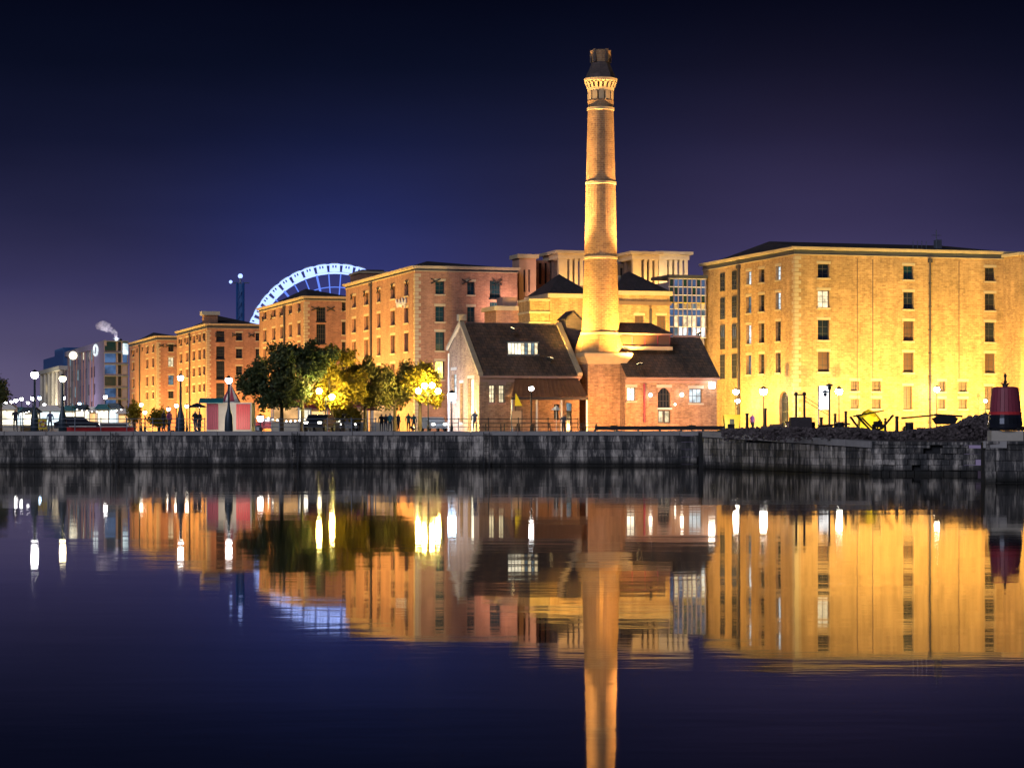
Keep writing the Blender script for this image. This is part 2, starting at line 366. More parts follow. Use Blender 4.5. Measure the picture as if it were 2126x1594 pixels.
def hip(L, D, z, h, ov=.0, inset=None):
    i = (D/2 if inset is None else inset)
    m = MB(); a = (-ov, -ov, z); b = (L+ov, -ov, z); c = (L+ov, D+ov, z); d = (-ov, D+ov, z)
    if L >= D or inset is not None: e = (i, D/2, z+h); f = (L-i, D/2, z+h); m.face([a, b, f, e]); m.face([b, c, f]); m.face([c, d, e, f]); m.face([d, a, e])
    else: e = (L/2, i, z+h); f = (L/2, D-i, z+h); m.face([a, b, e]); m.face([b, c, f, e]); m.face([c, d, f]); m.face([d, a, e, f])
    m.face([d, c, b, a]); return m
def quoins(H, parent, mat='stone_trim'):
    m = MB(); z = .1; k = 0
    while z < H-.5:
        a, b = ((.75, .45), (.45, .75))[k % 2]; m.box(-.035, a, -.035, .02, z, z+.38); m.box(-.035, .02, .021, b, z, z+.38); z += .45; k += 1
    m.build('quoins', mat, parent, kind='stuff')

# ------------------------------------------------------------------ lamps
FG = 2.3
def flood(name_label, loc, target, power, col, spot=None, size=.8, blend=.6, hgt=.5, cat='floodlight', group='floodlights washing the warehouse walls'):
    """floodlight on a short bracket with its own light"""
    loc = Vector(loc); t = thing('floodlight', name_label, cat, loc, 0, group)
    d = (Vector(target)-(loc+Vector((0, 0, hgt)))).normalized(); q = d.to_track_quat('-Z', 'Y')
    b = MB(); b.tube((0, 0, 0), (0, 0, hgt-.15), .05); b.box(-.2, .2, -.2, .2, 0, .05); b.build('bracket', 'iron', t)
    h = MB(); h.box(-.32, .32, -.22, .22, .02, .24); ho = h.build('housing', 'iron', t, (0, 0, hgt)); ho.rotation_euler = q.to_euler()
    l = MB(); l.box(-.28, .28, -.18, .18, 0, .018); lo = l.build('lens', 'flood_lens', t, (0, 0, hgt)); lo.rotation_euler = q.to_euler()
    L = bpy.data.lights.new('flood_light', 'SPOT' if spot else 'AREA'); L.energy = power*FG; L.color = col
    if spot: L.spot_size = math.radians(spot); L.spot_blend = blend; L.shadow_soft_size = .25
    else: L.shape = 'RECTANGLE'; L.size = size; L.size_y = size*.6
    o = link('light_source', L, t); o.location = Vector((0, 0, hgt))+d*.06; o.rotation_euler = q.to_euler()
    return t
def street_lamp(px, py, Y, label, r=.22, mat='lamp_white', group='street lamps', zb=None, kind='ball', extra=None):
    """post with lantern whose light centre falls at the given height"""
    z = P(px, py, Y).z; zb = G if zb is None else zb; h = z-zb
    t = thing('street_lamp', label, 'street lamp', XG(px, Y, zb), 0, group)
    p = MB()
    if kind == 'bottle': p.lathe([(.30, 0), (.33, .06), (.31, .9), (.26, 1.25), (.13, 1.75), (.09, 2.1), (.08, h-r-.1), (.13, h-r-.02)], 12)
    else: p.lathe([(.14, 0), (.14, .5), (.075, .62), (.055, h-r-.1), (.09, h-r-.02)], 8)
    p.build('post', 'iron_blue' if kind == 'bottle' else 'iron', t, smooth=True)
    g = MB(); g.sphere((0, 0, h), r, 10, 6); g.build('globe', mat, t, smooth=True)
    c0 = MB(); c0.lathe([(r*.9, h+r*.55), (r*.5, h+r*1.05), (.03, h+r*1.35)], 8); c0.build('cap', 'iron', t)
    return t

# ------------------------------------------------------------------ ground, water, quay
g = MB()
g.face([(-4000, 184.9, G), (4000, 184.9, G), (4000, 9000, G), (-4000, 9000, G)])
go = g.build('ground', 'pavement', kind='structure'); go['label'] = 'paved quayside ground behind the dock walls'
QA, QB, QC, QD, QE = (13.6, 171.0, 2.64), (21.8, 146.0, 2.00), (28.3, 144.3, 1.95), (23.4, 119.0, 2.08), (75.0, 119.0, 2.08)
g = MB(); z0 = G-.01
def in_(p, d=.25): return (p[0]+d*.5, p[1]+d, p[2]-.05)
g.face([in_(QA), in_(QB), (23, 184.9, z0), (14.5, 184.9, z0)]); g.face([in_(QB), in_(QC), (31, 184.9, z0), (23, 184.9, z0)])
g.face([in_(QC), in_(QD), in_(QE), (75, 184.9, z0), (31, 184.9, z0)])
go = g.build('quay_terrace', 'rubble', kind='structure'); go['label'] = 'dark sloping terrace ground behind the lower dock wall'
g = MB(); g.face([(-900, -60, 0), (900, -60, 0), (900, 188, 0), (-900, 188, 0)])
go = g.build('water', 'water', kind='structure'); go['label'] = 'still dark dock water mirroring the lit buildings'

def stone_mesh(l, h, d=.5):
    c = min(.022, h*.08); m = MB()
    f = [(c, 0, c), (l-c, 0, c), (l-c, 0, h-c), (c, 0, h-c)]; b = [(0, c, 0), (l, c, 0), (l, c, h), (0, c, h)]; k = [(0, d, 0), (l, d, 0), (l, d, h), (0, d, h)]
    return m.add(f+b+k, [(0, 1, 2, 3), (0, 4, 5, 1), (1, 5, 6, 2), (2, 6, 7, 3), (3, 7, 4, 0), (4, 8, 9, 5), (5, 9, 10, 6), (6, 10, 11, 7), (7, 11, 8, 4)])
def quay_run(p, q, label, ch=.50, lens=(1.3, 1.75, 2.2), seed=1, cop=.36, copl=2.4, broken=0.0, copmat='coping', lift=0.0):
    rr = random.Random(seed)
    p = Vector(p); q = Vector(q); d = q-p; L = math.hypot(d.x, d.y); rz = math.atan2(d.y, d.x)
    t = thing('quay_wall', label, 'quay wall', (p.x, p.y, 0), rz)
    za, zb = p.z, q.z
    c = MB(); Lc = L-1.3 if L > 5 else L; c.add([(0, .30, -1.5), (Lc, .30, -1.5), (Lc, 1.2, -1.5), (0, 1.2, -1.5), (0, .30, za-.06), (Lc, .30, zb-.06), (Lc, 1.2, zb-.06), (0, 1.2, za-.06)],
        [(3, 2, 1, 0), (4, 5, 6, 7), (0, 1, 5, 4), (1, 2, 6, 5), (2, 3, 7, 6), (3, 0, 4, 7)]); c.build('wall_core', 'quay_core', t)
    cache = {}
    z = -.45; row = 0
    while z < max(za, zb)-cop:
        x = -rr.random()*lens[0]
        while x < L:
            l = rr.choice(lens); xs = max(x, 0); xe = min(x+l, L)
            top = min(za+(zb-za)*xs/L, za+(zb-za)*xe/L)-cop
            if xe-xs > .25:
                h = min(ch, top-z)
                if h > .16 and rr.random() > broken*(.3 if z < .5 else 1):
                    key = (round(xe-xs, 2), round(h, 2))
                    if key not in cache: m = stone_mesh(xe-xs-.014, h-.012); cache[key] = m.mesh('stone', 'quay_stone')
                    o = link('stone', cache[key], t, (xs+.015, -rr.random()*.05-(rr.random()*.15 if broken else 0), z), 0)
                    if broken: o.rotation_euler = (rr.uniform(-.03, .03), rr.uniform(-.03, .03), rr.uniform(-.04, .04))
            x += l
        z += ch; row += 1
    x = 0
    while x < L-.2:
        l = min(copl*rr.uniform(.8, 1.15), L-x)
        if rr.random() > broken*.8:
            m = stone_mesh(l-.03, cop-.02, 1.15); ang = math.atan2(zb-za, L)
            o = link('coping_stone', m.mesh('coping_stone', copmat), t, (x+.015, -.10-rr.random()*.02, za+(zb-za)*x/L-cop+rr.uniform(0, .02)), 0); o.rotation_euler = (0, -ang, 0)
        x += l
    return t
t = quay_run((-48, 184.6, G), (14.3, 184.6, G), 'long dark streaked stone quay wall on the left, running up to the black slot', ch=.575, lens=(1.6, 2.1, 2.6, 3.1), seed=3, copl=3.2, cop=.34)
quay_run(QA, QB, 'pale coped quay wall sloping down to the right of the black slot', seed=5, ch=.46, lens=(1.3, 1.7, 2.2), cop=.42, copl=3.6)
quay_run(QB, QC, 'ruinous dark rubble quay wall between the sloping wall and the right pier', ch=.34, lens=(.5, .75, 1.0), seed=8, broken=.22, cop=.2, copl=1.2, copmat='quay_stone')
quay_run(QC, QD, 'short return wall of the right stone pier', ch=.52, seed=9)
quay_run(QD, QE, 'nearest stone pier wall at the right edge, under the maroon buoy', ch=.52, lens=(1.0, 1.5, 1.9), seed=10, cop=.16, copl=2.0, copmat='quay_stone')
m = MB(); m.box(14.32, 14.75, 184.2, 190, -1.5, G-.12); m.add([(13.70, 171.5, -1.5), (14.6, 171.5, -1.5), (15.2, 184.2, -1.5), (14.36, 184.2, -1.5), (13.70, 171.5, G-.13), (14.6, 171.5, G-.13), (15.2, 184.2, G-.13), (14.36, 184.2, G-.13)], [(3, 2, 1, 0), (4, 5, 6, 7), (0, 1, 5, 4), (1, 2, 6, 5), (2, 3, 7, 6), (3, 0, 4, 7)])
o = m.build('slot_return_wall', 'quay_core'); tag(o, 'side wall in the slot where the two quay walls meet, coloured black for its shade', 'dock wall')  # black colour stands for the shadow in the gap between the walls

# ------------------------------------------------------------------ warehouses
def warehouse(label, px, Y, H, px_l, px_r, fcols, lcols, rows, refz, fwin={}, brick='brick_warm', cornice=True, roofh=3.0, lit={}, pipes_f=(), pipes_l=(), extra_f=(), extra_l=(), Hc=1.0, loadf=(), quoin=True, roof_inset=None, panes='glass_dark', lpane='glass_brown', D=None, nxz=(2, 3)):
    """rows: list of (z0,z1); fcols/lcols: pixel pairs on the front / the left side"""
    f = Fr(px, Y); L = f.u(px_r); D0 = f.v(px_l) if D is None else D
    t = thing('warehouse', label, 'warehouse', f.loc(), TH)
    fo = []; lo = []; todo = []
    for ci, (a, b) in enumerate(fcols):
        ua, ub = f.u(a), f.u(b)
        for ri, (za, zb) in enumerate(rows):
            fo.append((ua, ub, za, zb)); todo.append(('f', ua, ub, za, zb, lit.get(('f', ci, ri)), 'w'))
    for ci, (a, b) in enumerate(lcols):
        va, vb = sorted((f.v(a), f.v(b)))
        for ri, (za, zb) in enumerate(rows):
            lo.append((va, vb, za, zb)); todo.append(('l', va, vb, za, zb, lit.get(('l', ci, ri)), 'w'))
    for a, b, za, zb in loadf:
        ua, ub = f.u(a), f.u(b); fo.append((ua, ub, za, zb)); todo.append(('f', ua, ub, za, zb, None, 'd'))
    for a, b, za, zb in extra_f:
        ua, ub = f.u(a), f.u(b); fo.append((ua, ub, za, zb)); todo.append(('f', ua, ub, za, zb, None, 's'))
    for a, b, za, zb in extra_l:
        va, vb = sorted((f.v(a), f.v(b))); lo.append((va, vb, za, zb)); todo.append(('l', va, vb, za, zb, None, 'x'))
    m = MB(); shell(m, L, D0, H, fo, lo); m.build('wall', brick, t)
    for face, a, b, za, zb, li, k in todo:
        pane = li or (panes if face == 'f' else lpane)
        lab = 'lit window' if (li and 'pane' in li) else None
        if k == 'd': window(t, face, a, b, za, zb, pane=panes, name='loading_door', nx=4, nz=4, sill='iron', label='tall loading bay window', lintel=False)
        elif k == 's': window(t, face, a, b, za, zb, pane='shutter', nx=2, nz=2, label='small square shuttered window')
        elif k == 'x': window(t, face, a, b, za, zb, pane=lpane, nx=2, nz=4, sill=None)
        else: window(t, face, a, b, za, zb, pane=pane, nx=nxz[0], nz=nxz[1], label=lab, frame='frame_dark')
    c = MB(); o = .38; c.box(-.12, L+.1, -.12, D0+.1, H+.002, H+.09); c.build('string_course', 'stone_trim', t)
    c = MB(); c.box(-.06, L+.05, -.06, D0+.05, H+.093, H+Hc-.27); c.build('cornice_shade', 'lead_and_shade', t)  # dark band below the cornice, its shadow put into the colour
    c = MB(); c.box(-o, L+.25, -o, D0+.25, H+Hc-.267, H+Hc-.12); c.box(-o*1.25, L+.3, -o*1.25, D0+.3, H+Hc-.117, H+Hc+.04); c.build('cornice', 'stone_trim', t)
    r = hip(L-1.2, D0-1.2, 0, roofh, inset=roof_inset); r.build('roof', 'slate', t, (.6, .6, H+Hc+.05))
    if quoin: quoins(H, t)
    for p_ in pipes_f:
        u = f.u(p_); m = MB(); m.tube((u, -.14, .1), (u, -.14, H-.5), .10, n=8); m.box(u-.22, u+.22, -.32, -.003, H-.55, H-.1)
        for k in range(7): m.box(u-.14, u+.14, -.24, -.004, 1+k*2.6, 1.14+k*2.6)
        m.build('drainpipe', 'timber_dark', t)
    for p_ in pipes_l:
        v = f.v(p_); m = MB(); m.tube((-.16, v, .1), (-.16, v, H-.3), .16, n=8); m.box(-.4, -.003, v-.3, v+.3, H-.5, H-.05); m.build('drainpipe', 'timber_dark', t)
    return t, f, L, D0
def rowz(f, rows, px, face):
    out_ = []
    for a, b in rows:
        if face == 'f': u, v = f.u(px), 0
        else: u, v = 0, f.v(px)
        z1, z0 = f.z(a, u, v), f.z(b, u, v); out_.append((z0, z1))
    return out_

# right-hand yellow warehouse
f = Fr(1650, 265); H = f.z(529)
rows = rowz(f, [(548, 577), (603, 639), (664, 706), (730, 772)], 1710, 'f')
low = rowz(f, [(801, 850)], 1885, 'f')[0]
sm = rowz(f, [(791, 812), (828, 848)], 1800, 'f')
ex = []
for a, b in ((1766, 1783), (1810, 1829), (1948, 1963), (1990, 2008)):
    for za, zb in sm: ex.append((a, b, za, zb))
for a, b in ((1875.5, 1894), (2045, 2062)): ex.append((a, b, *low))
exl = [(1618, 1637, .05, f.z(812, 0, f.v(1628)))]
rw, rf, RL, RD = warehouse('huge yellow floodlit brick warehouse filling the right side, nearest the pier', 1650, 265, H, 1460, 2116,
    [(1698, 1722), (1875.5, 1897), (2045, 2066)], [(1549.5, 1559.5), (1575.5, 1587), (1610.5, 1621)], rows, None,
    lit={('f', 0, 1): 'pane_warm', ('l', 2, 0): 'pane_white', ('l', 2, 1): 'pane_white', ('l', 0, 0): 'pane_white', ('l', 0, 1): 'pane_cool_dim', ('l', 0, 2): 'pane_white', ('l', 0, 3): 'pane_cool_dim', ('f', 1, 0): 'glass_teal', ('f', 0, 3): 'glass_brown', ('f', 1, 3): 'glass_brown', ('f', 2, 3): 'glass_brown', ('f', 1, 2): 'glass_brown'},
    extra_f=ex, extra_l=exl, pipes_f=(1930,), pipes_l=(1536,), Hc=.85, roofh=1.7, roof_inset=2.2, lpane='glass_dark')
t = rw
# extra narrow columns further down the left side, and thin wall strips on the front
m = MB()
for a, b in ((1496.5, 1505.5), (1521, 1530)):
    va, vb = sorted((f.v(a), f.v(b)))
    for za, zb in rows:
        window(t, 'l', va, vb, za-.35, zb+.3, off=-.13, depth=.02, pane='glass_dark', nx=2, nz=4, sill=None, label='tall narrow loading window')
for a in (1812, 1991, 1780):
    u = f.u(a); m.box(u-.045, u+.045, -.03, -.002, 3.0, H-.3)
m.build('wall_strip', 'shutter', t, kind=None)
v = f.v(1628); m = MB()
zt = exl[0][3]; va, vb = sorted((f.v(1618), f.v(1637)))
n = 10; pts = [(0, 0)]
arc = [((vb-va)/2-(vb-va)/2*math.cos(PI*i/n), zt-1.0+1.0*math.sin(PI*i/n)) for i in range(n+1)]
for i in range(n):
    (a0, c0), (a1, c1) = arc[i], arc[i+1]
    m.face([(-.01, va+a0, c0), (-.01, va+a1, c1), (-.01, va+a1, zt+.02), (-.01, va+a0, zt+.02)]); m.face([(-.01, va+a0, c0), (-.01, va+a1, c1), (.3, va+a1, c1), (.3, va+a0, c0)])
m.build('door_arch', 'brick_warm', t)
# rooftop bits
m = MB(); u = f.u(1986); m.tube((u, 5, H+1), (u, 5, H+3.6), .06); m.tube((u-.6, 5, H+3.0), (u+.6, 5, H+3.0), .03); m.box(f.u(1997), f.u(2006), 6, 7, H+1, H+2.6)
for k in range(4): m.tube((f.u(1937)+k*.55, 5, H+1), (f.u(1937)+k*.55, 5, H+2.3), .04)
m.build('roof_aerial', 'steel_grey', t)
# neighbour wing at the very edge
f2 = Fr(2119, 268.5); t = thing('warehouse_wing', 'orange lit warehouse wing cut by the right edge of the picture', 'warehouse', f2.loc(), TH)
m = MB(); wall_grid(m, 'f', 22, 0, f2.z(530), [(1.2, 2.4, 6, 8), (1.2, 2.4, 10, 12)], .3); wall_grid(m, 'l', 16, 0, f2.z(530), [], .3); m.face([(0, 0, f2.z(530)), (22, 0, f2.z(530)), (22, 16, f2.z(530)), (0, 16, f2.z(530))]); m.build('wall', 'brick_warm', t)
for z in (6, 10): window(t, 'f', 1.2, 2.4, z, z+2)
m = MB(); m.box(-.3, 22, -.3, 16, f2.z(530)+.003, f2.z(524)); m.build('cornice', 'stone_trim', t)

# warehouse row on the left
WH = {}
def wh(label, px, Y, top, pl, pr, fcols, lcols, rws, ref, **k):
    f = Fr(px, Y); H = f.z(top); rows = rowz(f, rws, ref[0], ref[1]); t_, f_, L, D = warehouse(label, px, Y, H, pl, pr, fcols, lcols, rows, None, **k); return t_, f_, L, D, H
fz = Fr(861.5, 294)
zl = rowz(fz, [(583, 619), (627, 667), (675, 716), (730, 780)], 1028, 'f')
w3 = wh('large warehouse with a pinkish front behind the pump house roof', 861.5, 294, 563, 718, 1074, [(904, 922.6), (970, 985.5)], [(731, 739), (756, 765), (783, 790), (811, 820), (839.5, 848)],
    [(584, 611), (636, 668), (689, 728), (750, 788)], (913, 'f'), brick='brick_red', loadf=[(1017, 1039, a, b) for a, b in zl], pipes_l=(772,), roofh=2.0, Hc=.62, panes='glass_teal')
fz = Fr(632.6, 356)
zl = rowz(fz, [(638, 667), (673, 713), (722, 760)], 666, 'f')
w2 = wh('mid-row warehouse with orange front and tall loading windows, in front of the big wheel', 632.6, 356, 624, 538, 740, [(710, 717.5), (733, 738)], [(546.5, 553), (565, 572), (582, 587.5), (600, 606), (618, 624)],
    [(645, 661), (683, 708), (722, 752), (765, 795)], (560, 'l'), brick='brick_red', loadf=[(657, 676, a, b) for a, b in zl], pipes_l=(592,), roofh=2.2, Hc=.62)
fz = Fr(430, 452)
zl = rowz(fz, [(687, 708.5), (719, 745), (749, 787), (795, 830)], 457, 'f')
w1 = wh('orange warehouse with a dark tall bay strip, left of the dark green trees', 430, 452, 682, 367, 545, [(490, 503), (531, 539)], [(373, 378), (386, 391), (400, 405), (412, 417), (422, 426)],
    [(691, 707), (724, 744), (760, 778), (795, 812)], (497, 'f'), brick='brick_red', loadf=[(449, 466, a, b) for a, b in zl], pipes_l=(395,), roofh=2.4, Hc=.9)
w0 = wh('farthest and smallest orange warehouse at the left end of the brick row', 326, 513, 706, 269, 372, [(349.5, 360.5)], [(274, 279), (303, 308), (316, 320)],
    [(715, 730), (742, 761), (779, 799), (812, 827)], (355, 'f'), brick='brick_red', lit={('f', 0, 1): 'pane_warm', ('f', 0, 2): 'pane_cool_dim'}, pipes_l=(291,), roofh=1.6, Hc=.9)
# chimney box on the orange warehouse and tank room behind the pinkish one
m = MB(); p = XG(441, 460, 0); o = m.box(-1.3, 1.3, -1, 1, 0, 1.6, 'brick_red').box(-1.7, 1.7, -1.3, 1.3, 1.6, 2.3, 'stone_pale').build('chimney_stack', None, w1[0], (1.2, 4, w1[4]+.9+.19))
m = MB(); m.box(0, 3.6, 0, 6, 0, .9, 'brick_red').box(-.2, 3.8, -.2, 6.2, .9, 1.15, 'stone_trim').box(.4, 3.4, .4, 5.6, 1.15, 1.4, 'slate').build('roof_tank_room', None, w3[0], (.4, w3[3]-7, w3[4]+.9))
# cast lettering sign on the pinkish warehouse's side wall
m = MB(); f = w3[1]; va = f.v(824); vb = f.v(845); zc = f.z(630, 0, (va+vb)/2); n = 22; prev = None
for i in range(n+1):
    v = va+(vb-va)*i/n; z = zc+.45*math.sin(i*1.9)+.25*math.sin(i*.9+1)
    if prev: m.tube((-.12, prev[0], prev[1]), (-.12, v, z), .10)
    prev = (v, z)
m.build('script_sign', 'paint_white', w3[0])
for tt, f_, L, D, H in (w3, w2, w1, w0):       # iron tie plates near the parapet
    m = MB()
    for k in range(5):
        v = D*(.1+.2*k); m.tube((-.10, v-.5, H-1.6), (-.10, v+.5, H-.9), .07); m.tube((-.10, v-.5, H-.9), (-.10, v+.5, H-1.6), .07)
    for k in range(3):
        u = L*(.2+.3*k); m.tube((u-.6, -.1, H-1.5), (u+.6, -.1, H-.9), .07); m.tube((u-.6, -.1, H-.9), (u+.6, -.1, H-1.5), .07)
    m.build('tie_plates', 'iron', tt, kind='stuff')

# ------------------------------------------------------------------ buildings behind the chimney
def block(name, label, cat, px, Y, pr, D, ztop_py, mat, ops=(), lops=(), cornice=True, roof=None, base_py=None, zb=0.0):
    f = Fr(px, Y); L = f.u(pr); H = f.z(ztop_py)
    t = thing(name, label, cat, f.loc(), TH)
    fo = []
    for a, b, y0, y1 in ops: fo.append((f.u(a), f.u(b), f.z(y1, f.u(a)), f.z(y0, f.u(a))))
    m = MB(); wall_grid(m, 'f', L, zb, H, fo, .4); wall_grid(m, 'l', D, zb, H, lops, .4)
    m.face([(L, 0, zb), (L, D, zb), (L, D, H), (L, 0, H)]); m.face([(0, D, zb), (L, D, zb), (L, D, H), (0, D, H)]); m.face([(0, 0, H), (L, 0, H), (L, D, H), (0, D, H)])
    m.build('wall', mat, t)
    if cornice:
        c = MB(); c.box(-.3, L+.3, -.3, D+.3, H+.003, H+.5); c.build('cornice', 'stone_trim', t)
    if roof: hip(L, D, 0, roof, ov=.15).build('roof', 'slate', t, (0, 0, H+.51))
    return t, f, L, H, fo
# tall pink pier
t, f, L, H, fo = block('chimney_pier', 'pink stone chimney pier standing alone left of the pump house chimney', 'chimney', 1078, 300, 1113, 3.0, 536, 'stone_pink', [(1087, 1091, 560, 606), (1097, 1101, 560, 606)])
for o in fo: m = MB(); m.box(o[0], o[1], .38, .42, o[2], o[3]); m.build('slot', 'glass_dark', t)
# loggias
def loggia(px, pr, top, bot, label, n, Y=300, slots=(), mat='stone_trim'):
    f = Fr(px, Y); L = f.u(pr); z1 = f.z(top); z0 = f.z(bot)
    t = thing('roof_loggia', label, 'loggia', f.loc(), TH)
    m = MB(); m.box(0, L, .0, 6, 0, z0, None); m.box(.3, L-.3, 3.2, 5.5, z0, z1-1.0); m.build('wall', 'brick_dark', t)  # inner wall coloured dark in place of the shade behind the columns
    m = MB(); m.box(-.15, L+.15, -.15, 6.15, z1-1.0, z1-.35); m.build('lintel', mat, t)
    m = MB(); m.box(-.55, L+.55, -.55, 6.5, z1-.345, z1); m.build('cornice', mat, t)
    w = L/(n+.6)
    for i in range(n+1):
        x = .0+(L-.4)*i/n; m = MB(); m.box(x, x+(.75 if i == 0 else .4), 0, .45, z0+.003, z1-1.003); m.build('column', mat, t)
    return t, f, L, z0, z1
loggia(1160, 1222, 520, 592, 'loggia of pale columns just left of the chimney shaft, above dark roofs', 5, 300)
loggia(1314, 1366, 522, 590, 'amber lit half of the loggia right of the chimney shaft', 4, 300)
loggia(1368, 1428, 522, 596, 'paler right half of the loggia beside the blue glass building', 5, 301, mat='stone_pale')
t, f, L, H, fo = block('recessed_block', 'dark recessed wall with narrow openings between the pink pier and the loggia', 'building', 1114, 304, 1160, 4, 540, 'brick_red', [(1119, 1125, 546, 590), (1131, 1136, 546, 590), (1144, 1149, 546, 590)], cornice=False)
for o in fo: m = MB(); m.box(o[0], o[1], .38, .42, o[2], o[3]); m.build('slot', 'glass_dark', t)
t, f, L, H, fo = block('recessed_block', 'dim block seen between the chimney shaft and the right loggia', 'building', 1276, 304, 1314, 4, 547, 'brick_dark', [(1288, 1293, 556, 600), (1300, 1306, 556, 600)], cornice=False)
for o in fo: m = MB(); m.box(o[0], o[1], .38, .42, o[2], o[3]); m.build('slot', 'glass_dark', t)
# mid-distance yellow range
t, f, L, H, fo = block('dock_office', 'low pink brick block with stepped top, left of the bright yellow stair block', 'building', 1030, 285, 1100, 5, 644, 'brick_red')
m = MB(); m.box(f.u(1046), f.u(1076), .5, 3, H+.5, H+1.6); m.build('roof_box', 'stone_pink', t)
t, f, L, H, fo = block('stair_block', 'bright yellow lit square block behind the pump house roof ridge', 'building', 1100, 278, 1140, 4.5, 620, 'brick_warm', cornice=False)
m = MB()
for k, py in enumerate((620, 646, 668)):
    z = f.z(py); m.box(-.12, L+.12, -.12, 4.6, z-.25, z+.0)
m.build('string_course', 'stone_trim', t)
t, f, L, H, fo = block('dock_hall', 'orange lit hall with dark hipped roof left of the chimney', 'building', 1141, 284, 1228, 9, 618, 'brick_warm', roof=2.6)
t, f, L, H, fo = block('dock_hall', 'yellow lit hall with dark hipped roof right of the chimney', 'building', 1272, 282, 1390, 9, 612, 'brick_warm', [(1318, 1336, 655, 690), (1364, 1382, 655, 690)], roof=2.6)
for o in fo: window(t, 'f', *o, pane='glass_brown')
m = MB(); z = f.z(628); m.box(-.2, L+.2, -.2, -.003, z-.25, z+.2); m.build('string_course', 'shutter', t)
m = MB(); u = f.u(1350); m.tube((u, -.2, 0), (u, -.2, f.z(640)), .16); m.build('drainpipe', 'timber_dark', t)
m = MB(); m.box(f.u(1284), f.u(1291), 3, 4, H+.5, H+2.2, None); m.box(f.u(1297), f.u(1306), 3, 4, H+.5, H+2.5); m.build('roof_vent', 'steel_grey', t)
# blue glazed building
f = Fr(1391, 288); L = f.u(1466); H = f.z(578)
t = thing('glazed_building', 'blue glazed stair building with white mullions wedged left of the yellow warehouse', 'building', f.loc(), TH)
m = MB(); m.box(0, L, .6, 6, 0, H-.4); m.build('wall', 'concrete_mauve', t)
zz_ = [f.z(y) for y in (700, 678, 655, 641, 628, 612, 595, 578)]
pm = ['pane_white', 'pane_warm', 'pane_blue', 'pane_amber', 'pane_blue', 'pane_blue', 'pane_blue']
for r in range(7):
    for i in range(8):
        m = MB(); a = L*i/8; b = L*(i+1)/8; m.box(a+.06, b-.06, .35, .40, zz_[r]+.06, zz_[r+1]-.06); m.build('glass_panel', (pm[r] if (i > 0 and (i*5+r*3) % 7 < 5) else ('glass_teal' if r > 3 else 'pane_cool_dim' if i % 2 else 'pane_blue')), t)
for i in range(9): m = MB(); a = L*i/8; m.box(a-.045, a+.045, .15, .36, zz_[0], H); m.build('mullion', 'concrete_mauve', t)
for r in range(8): m = MB(); m.box(-.1, L+.1, .16, .34, zz_[r]-.05, zz_[r]+.05); m.build('transom', 'paint_white' if r != 4 else 'yellow_paint', t)
m = MB(); m.box(-.2, L+.2, -.1, 6.2, H+.1, H+.45); m.build('roof', 'lead_and_shade', t)

# ------------------------------------------------------------------ pump house: left hall
f = Fr(995, 240); Z = f.z
Le = f.u(1203); ez = Z(773); v1 = 6.7; rz_ = Z(673, 0, v1); v2 = 11.6; ez2 = Z(728, 0, v2)
ph = thing('pump_house', 'old brick pump house with steep dark slate roof and lit gable, left of the chimney', 'building', f.loc(), TH)
t = ph
fw = [(f.u(1016), f.u(1028), Z(836), Z(799)), (f.u(1036), f.u(1048.5), Z(836), Z(799)), (f.u(1150), f.u(1160), Z(872), Z(838)), (f.u(1176), f.u(1187), .05, Z(836))]
m = MB(); wall_grid(m, 'f', Le, 0, ez, fw, .3)
lw = [(2.0, 4.2, .1, 5.4), (6.0, 7.2, 1.0, 5.0), (8.6, 10.6, 3.2, 6.4)]
wall_grid(m, 'l', v2, 0, ez, lw, .3)
m.face([(0, 0, ez), (0, v2, ez), (0, v2, ez2), (0, v1, rz_)]); m.face([(Le, 0, 0), (Le, v2, 0), (Le, v2, ez2), (Le, v1, rz_), (Le, 0, ez)]); m.face([(0, v2, 0), (Le, v2, 0), (Le, v2, ez2), (0, v2, ez2)])
m.build('wall', 'brick_rough', t)
m = MB(); sl_ = (rz_-ez)/v1
m.face([(-.05, -.35, ez-.35*sl_+.05), (Le, -.35, ez-.35*sl_+.05), (Le, v1, rz_+.05), (-.05, v1, rz_+.05)]); m.face([(-.05, v1, rz_+.05), (Le, v1, rz_+.05), (Le, v2+.3, ez2), (-.05, v2+.3, ez2)])
m.face([(-.05, -.35, ez-.35*sl_-.12), (Le, -.35, ez-.35*sl_-.12), (Le, -.35, ez-.35*sl_+.05), (-.05, -.35, ez-.35*sl_+.05)])
m.build('roof', 'slate_mossy', t)
m = MB(); m.box(-.1, Le+.1, -.42, -.02, ez-.55, ez-.33); m.box(0, Le, -.12, -.004, ez-.95, ez-.6); m.build('eaves_course', 'stone_pink', t)
def verge(parent, x, w, pts, mat='stone_trim', th=.32):
    m = MB()
    for (ya, za), (yb, zb) in zip(pts[:-1], pts[1:]):
        m.add([(x, ya, za), (x+w, ya, za), (x+w, yb, zb), (x, yb, zb), (x, ya, za+th), (x+w, ya, za+th), (x+w, yb, zb+th), (x, yb, zb+th)], [(3, 2, 1, 0), (4, 5, 6, 7), (0, 1, 5, 4), (1, 2, 6, 5), (2, 3, 7, 6), (3, 0, 4, 7)])
    m.build('gable_coping', mat, parent)
verge(t, -.25, .5, [(-.5, ez-.5*sl_+.02), (v1, rz_+.03), (v2+.3, ez2+.02)])
verge(t, Le-.3, .5, [(-.4, ez-.4*sl_+.02), (v1, rz_+.03)])
m = MB(); m.box(-.35, .45, v1-.4, v1+.5, rz_+.36, rz_+1.0); m.build('ridge_stone', 'stone_trim', t)
m = MB(); m.box(.5, Le, v1-.12, v1+.12, rz_+.04, rz_+.2); m.build('ridge_tiles', 'brick_dark', t)
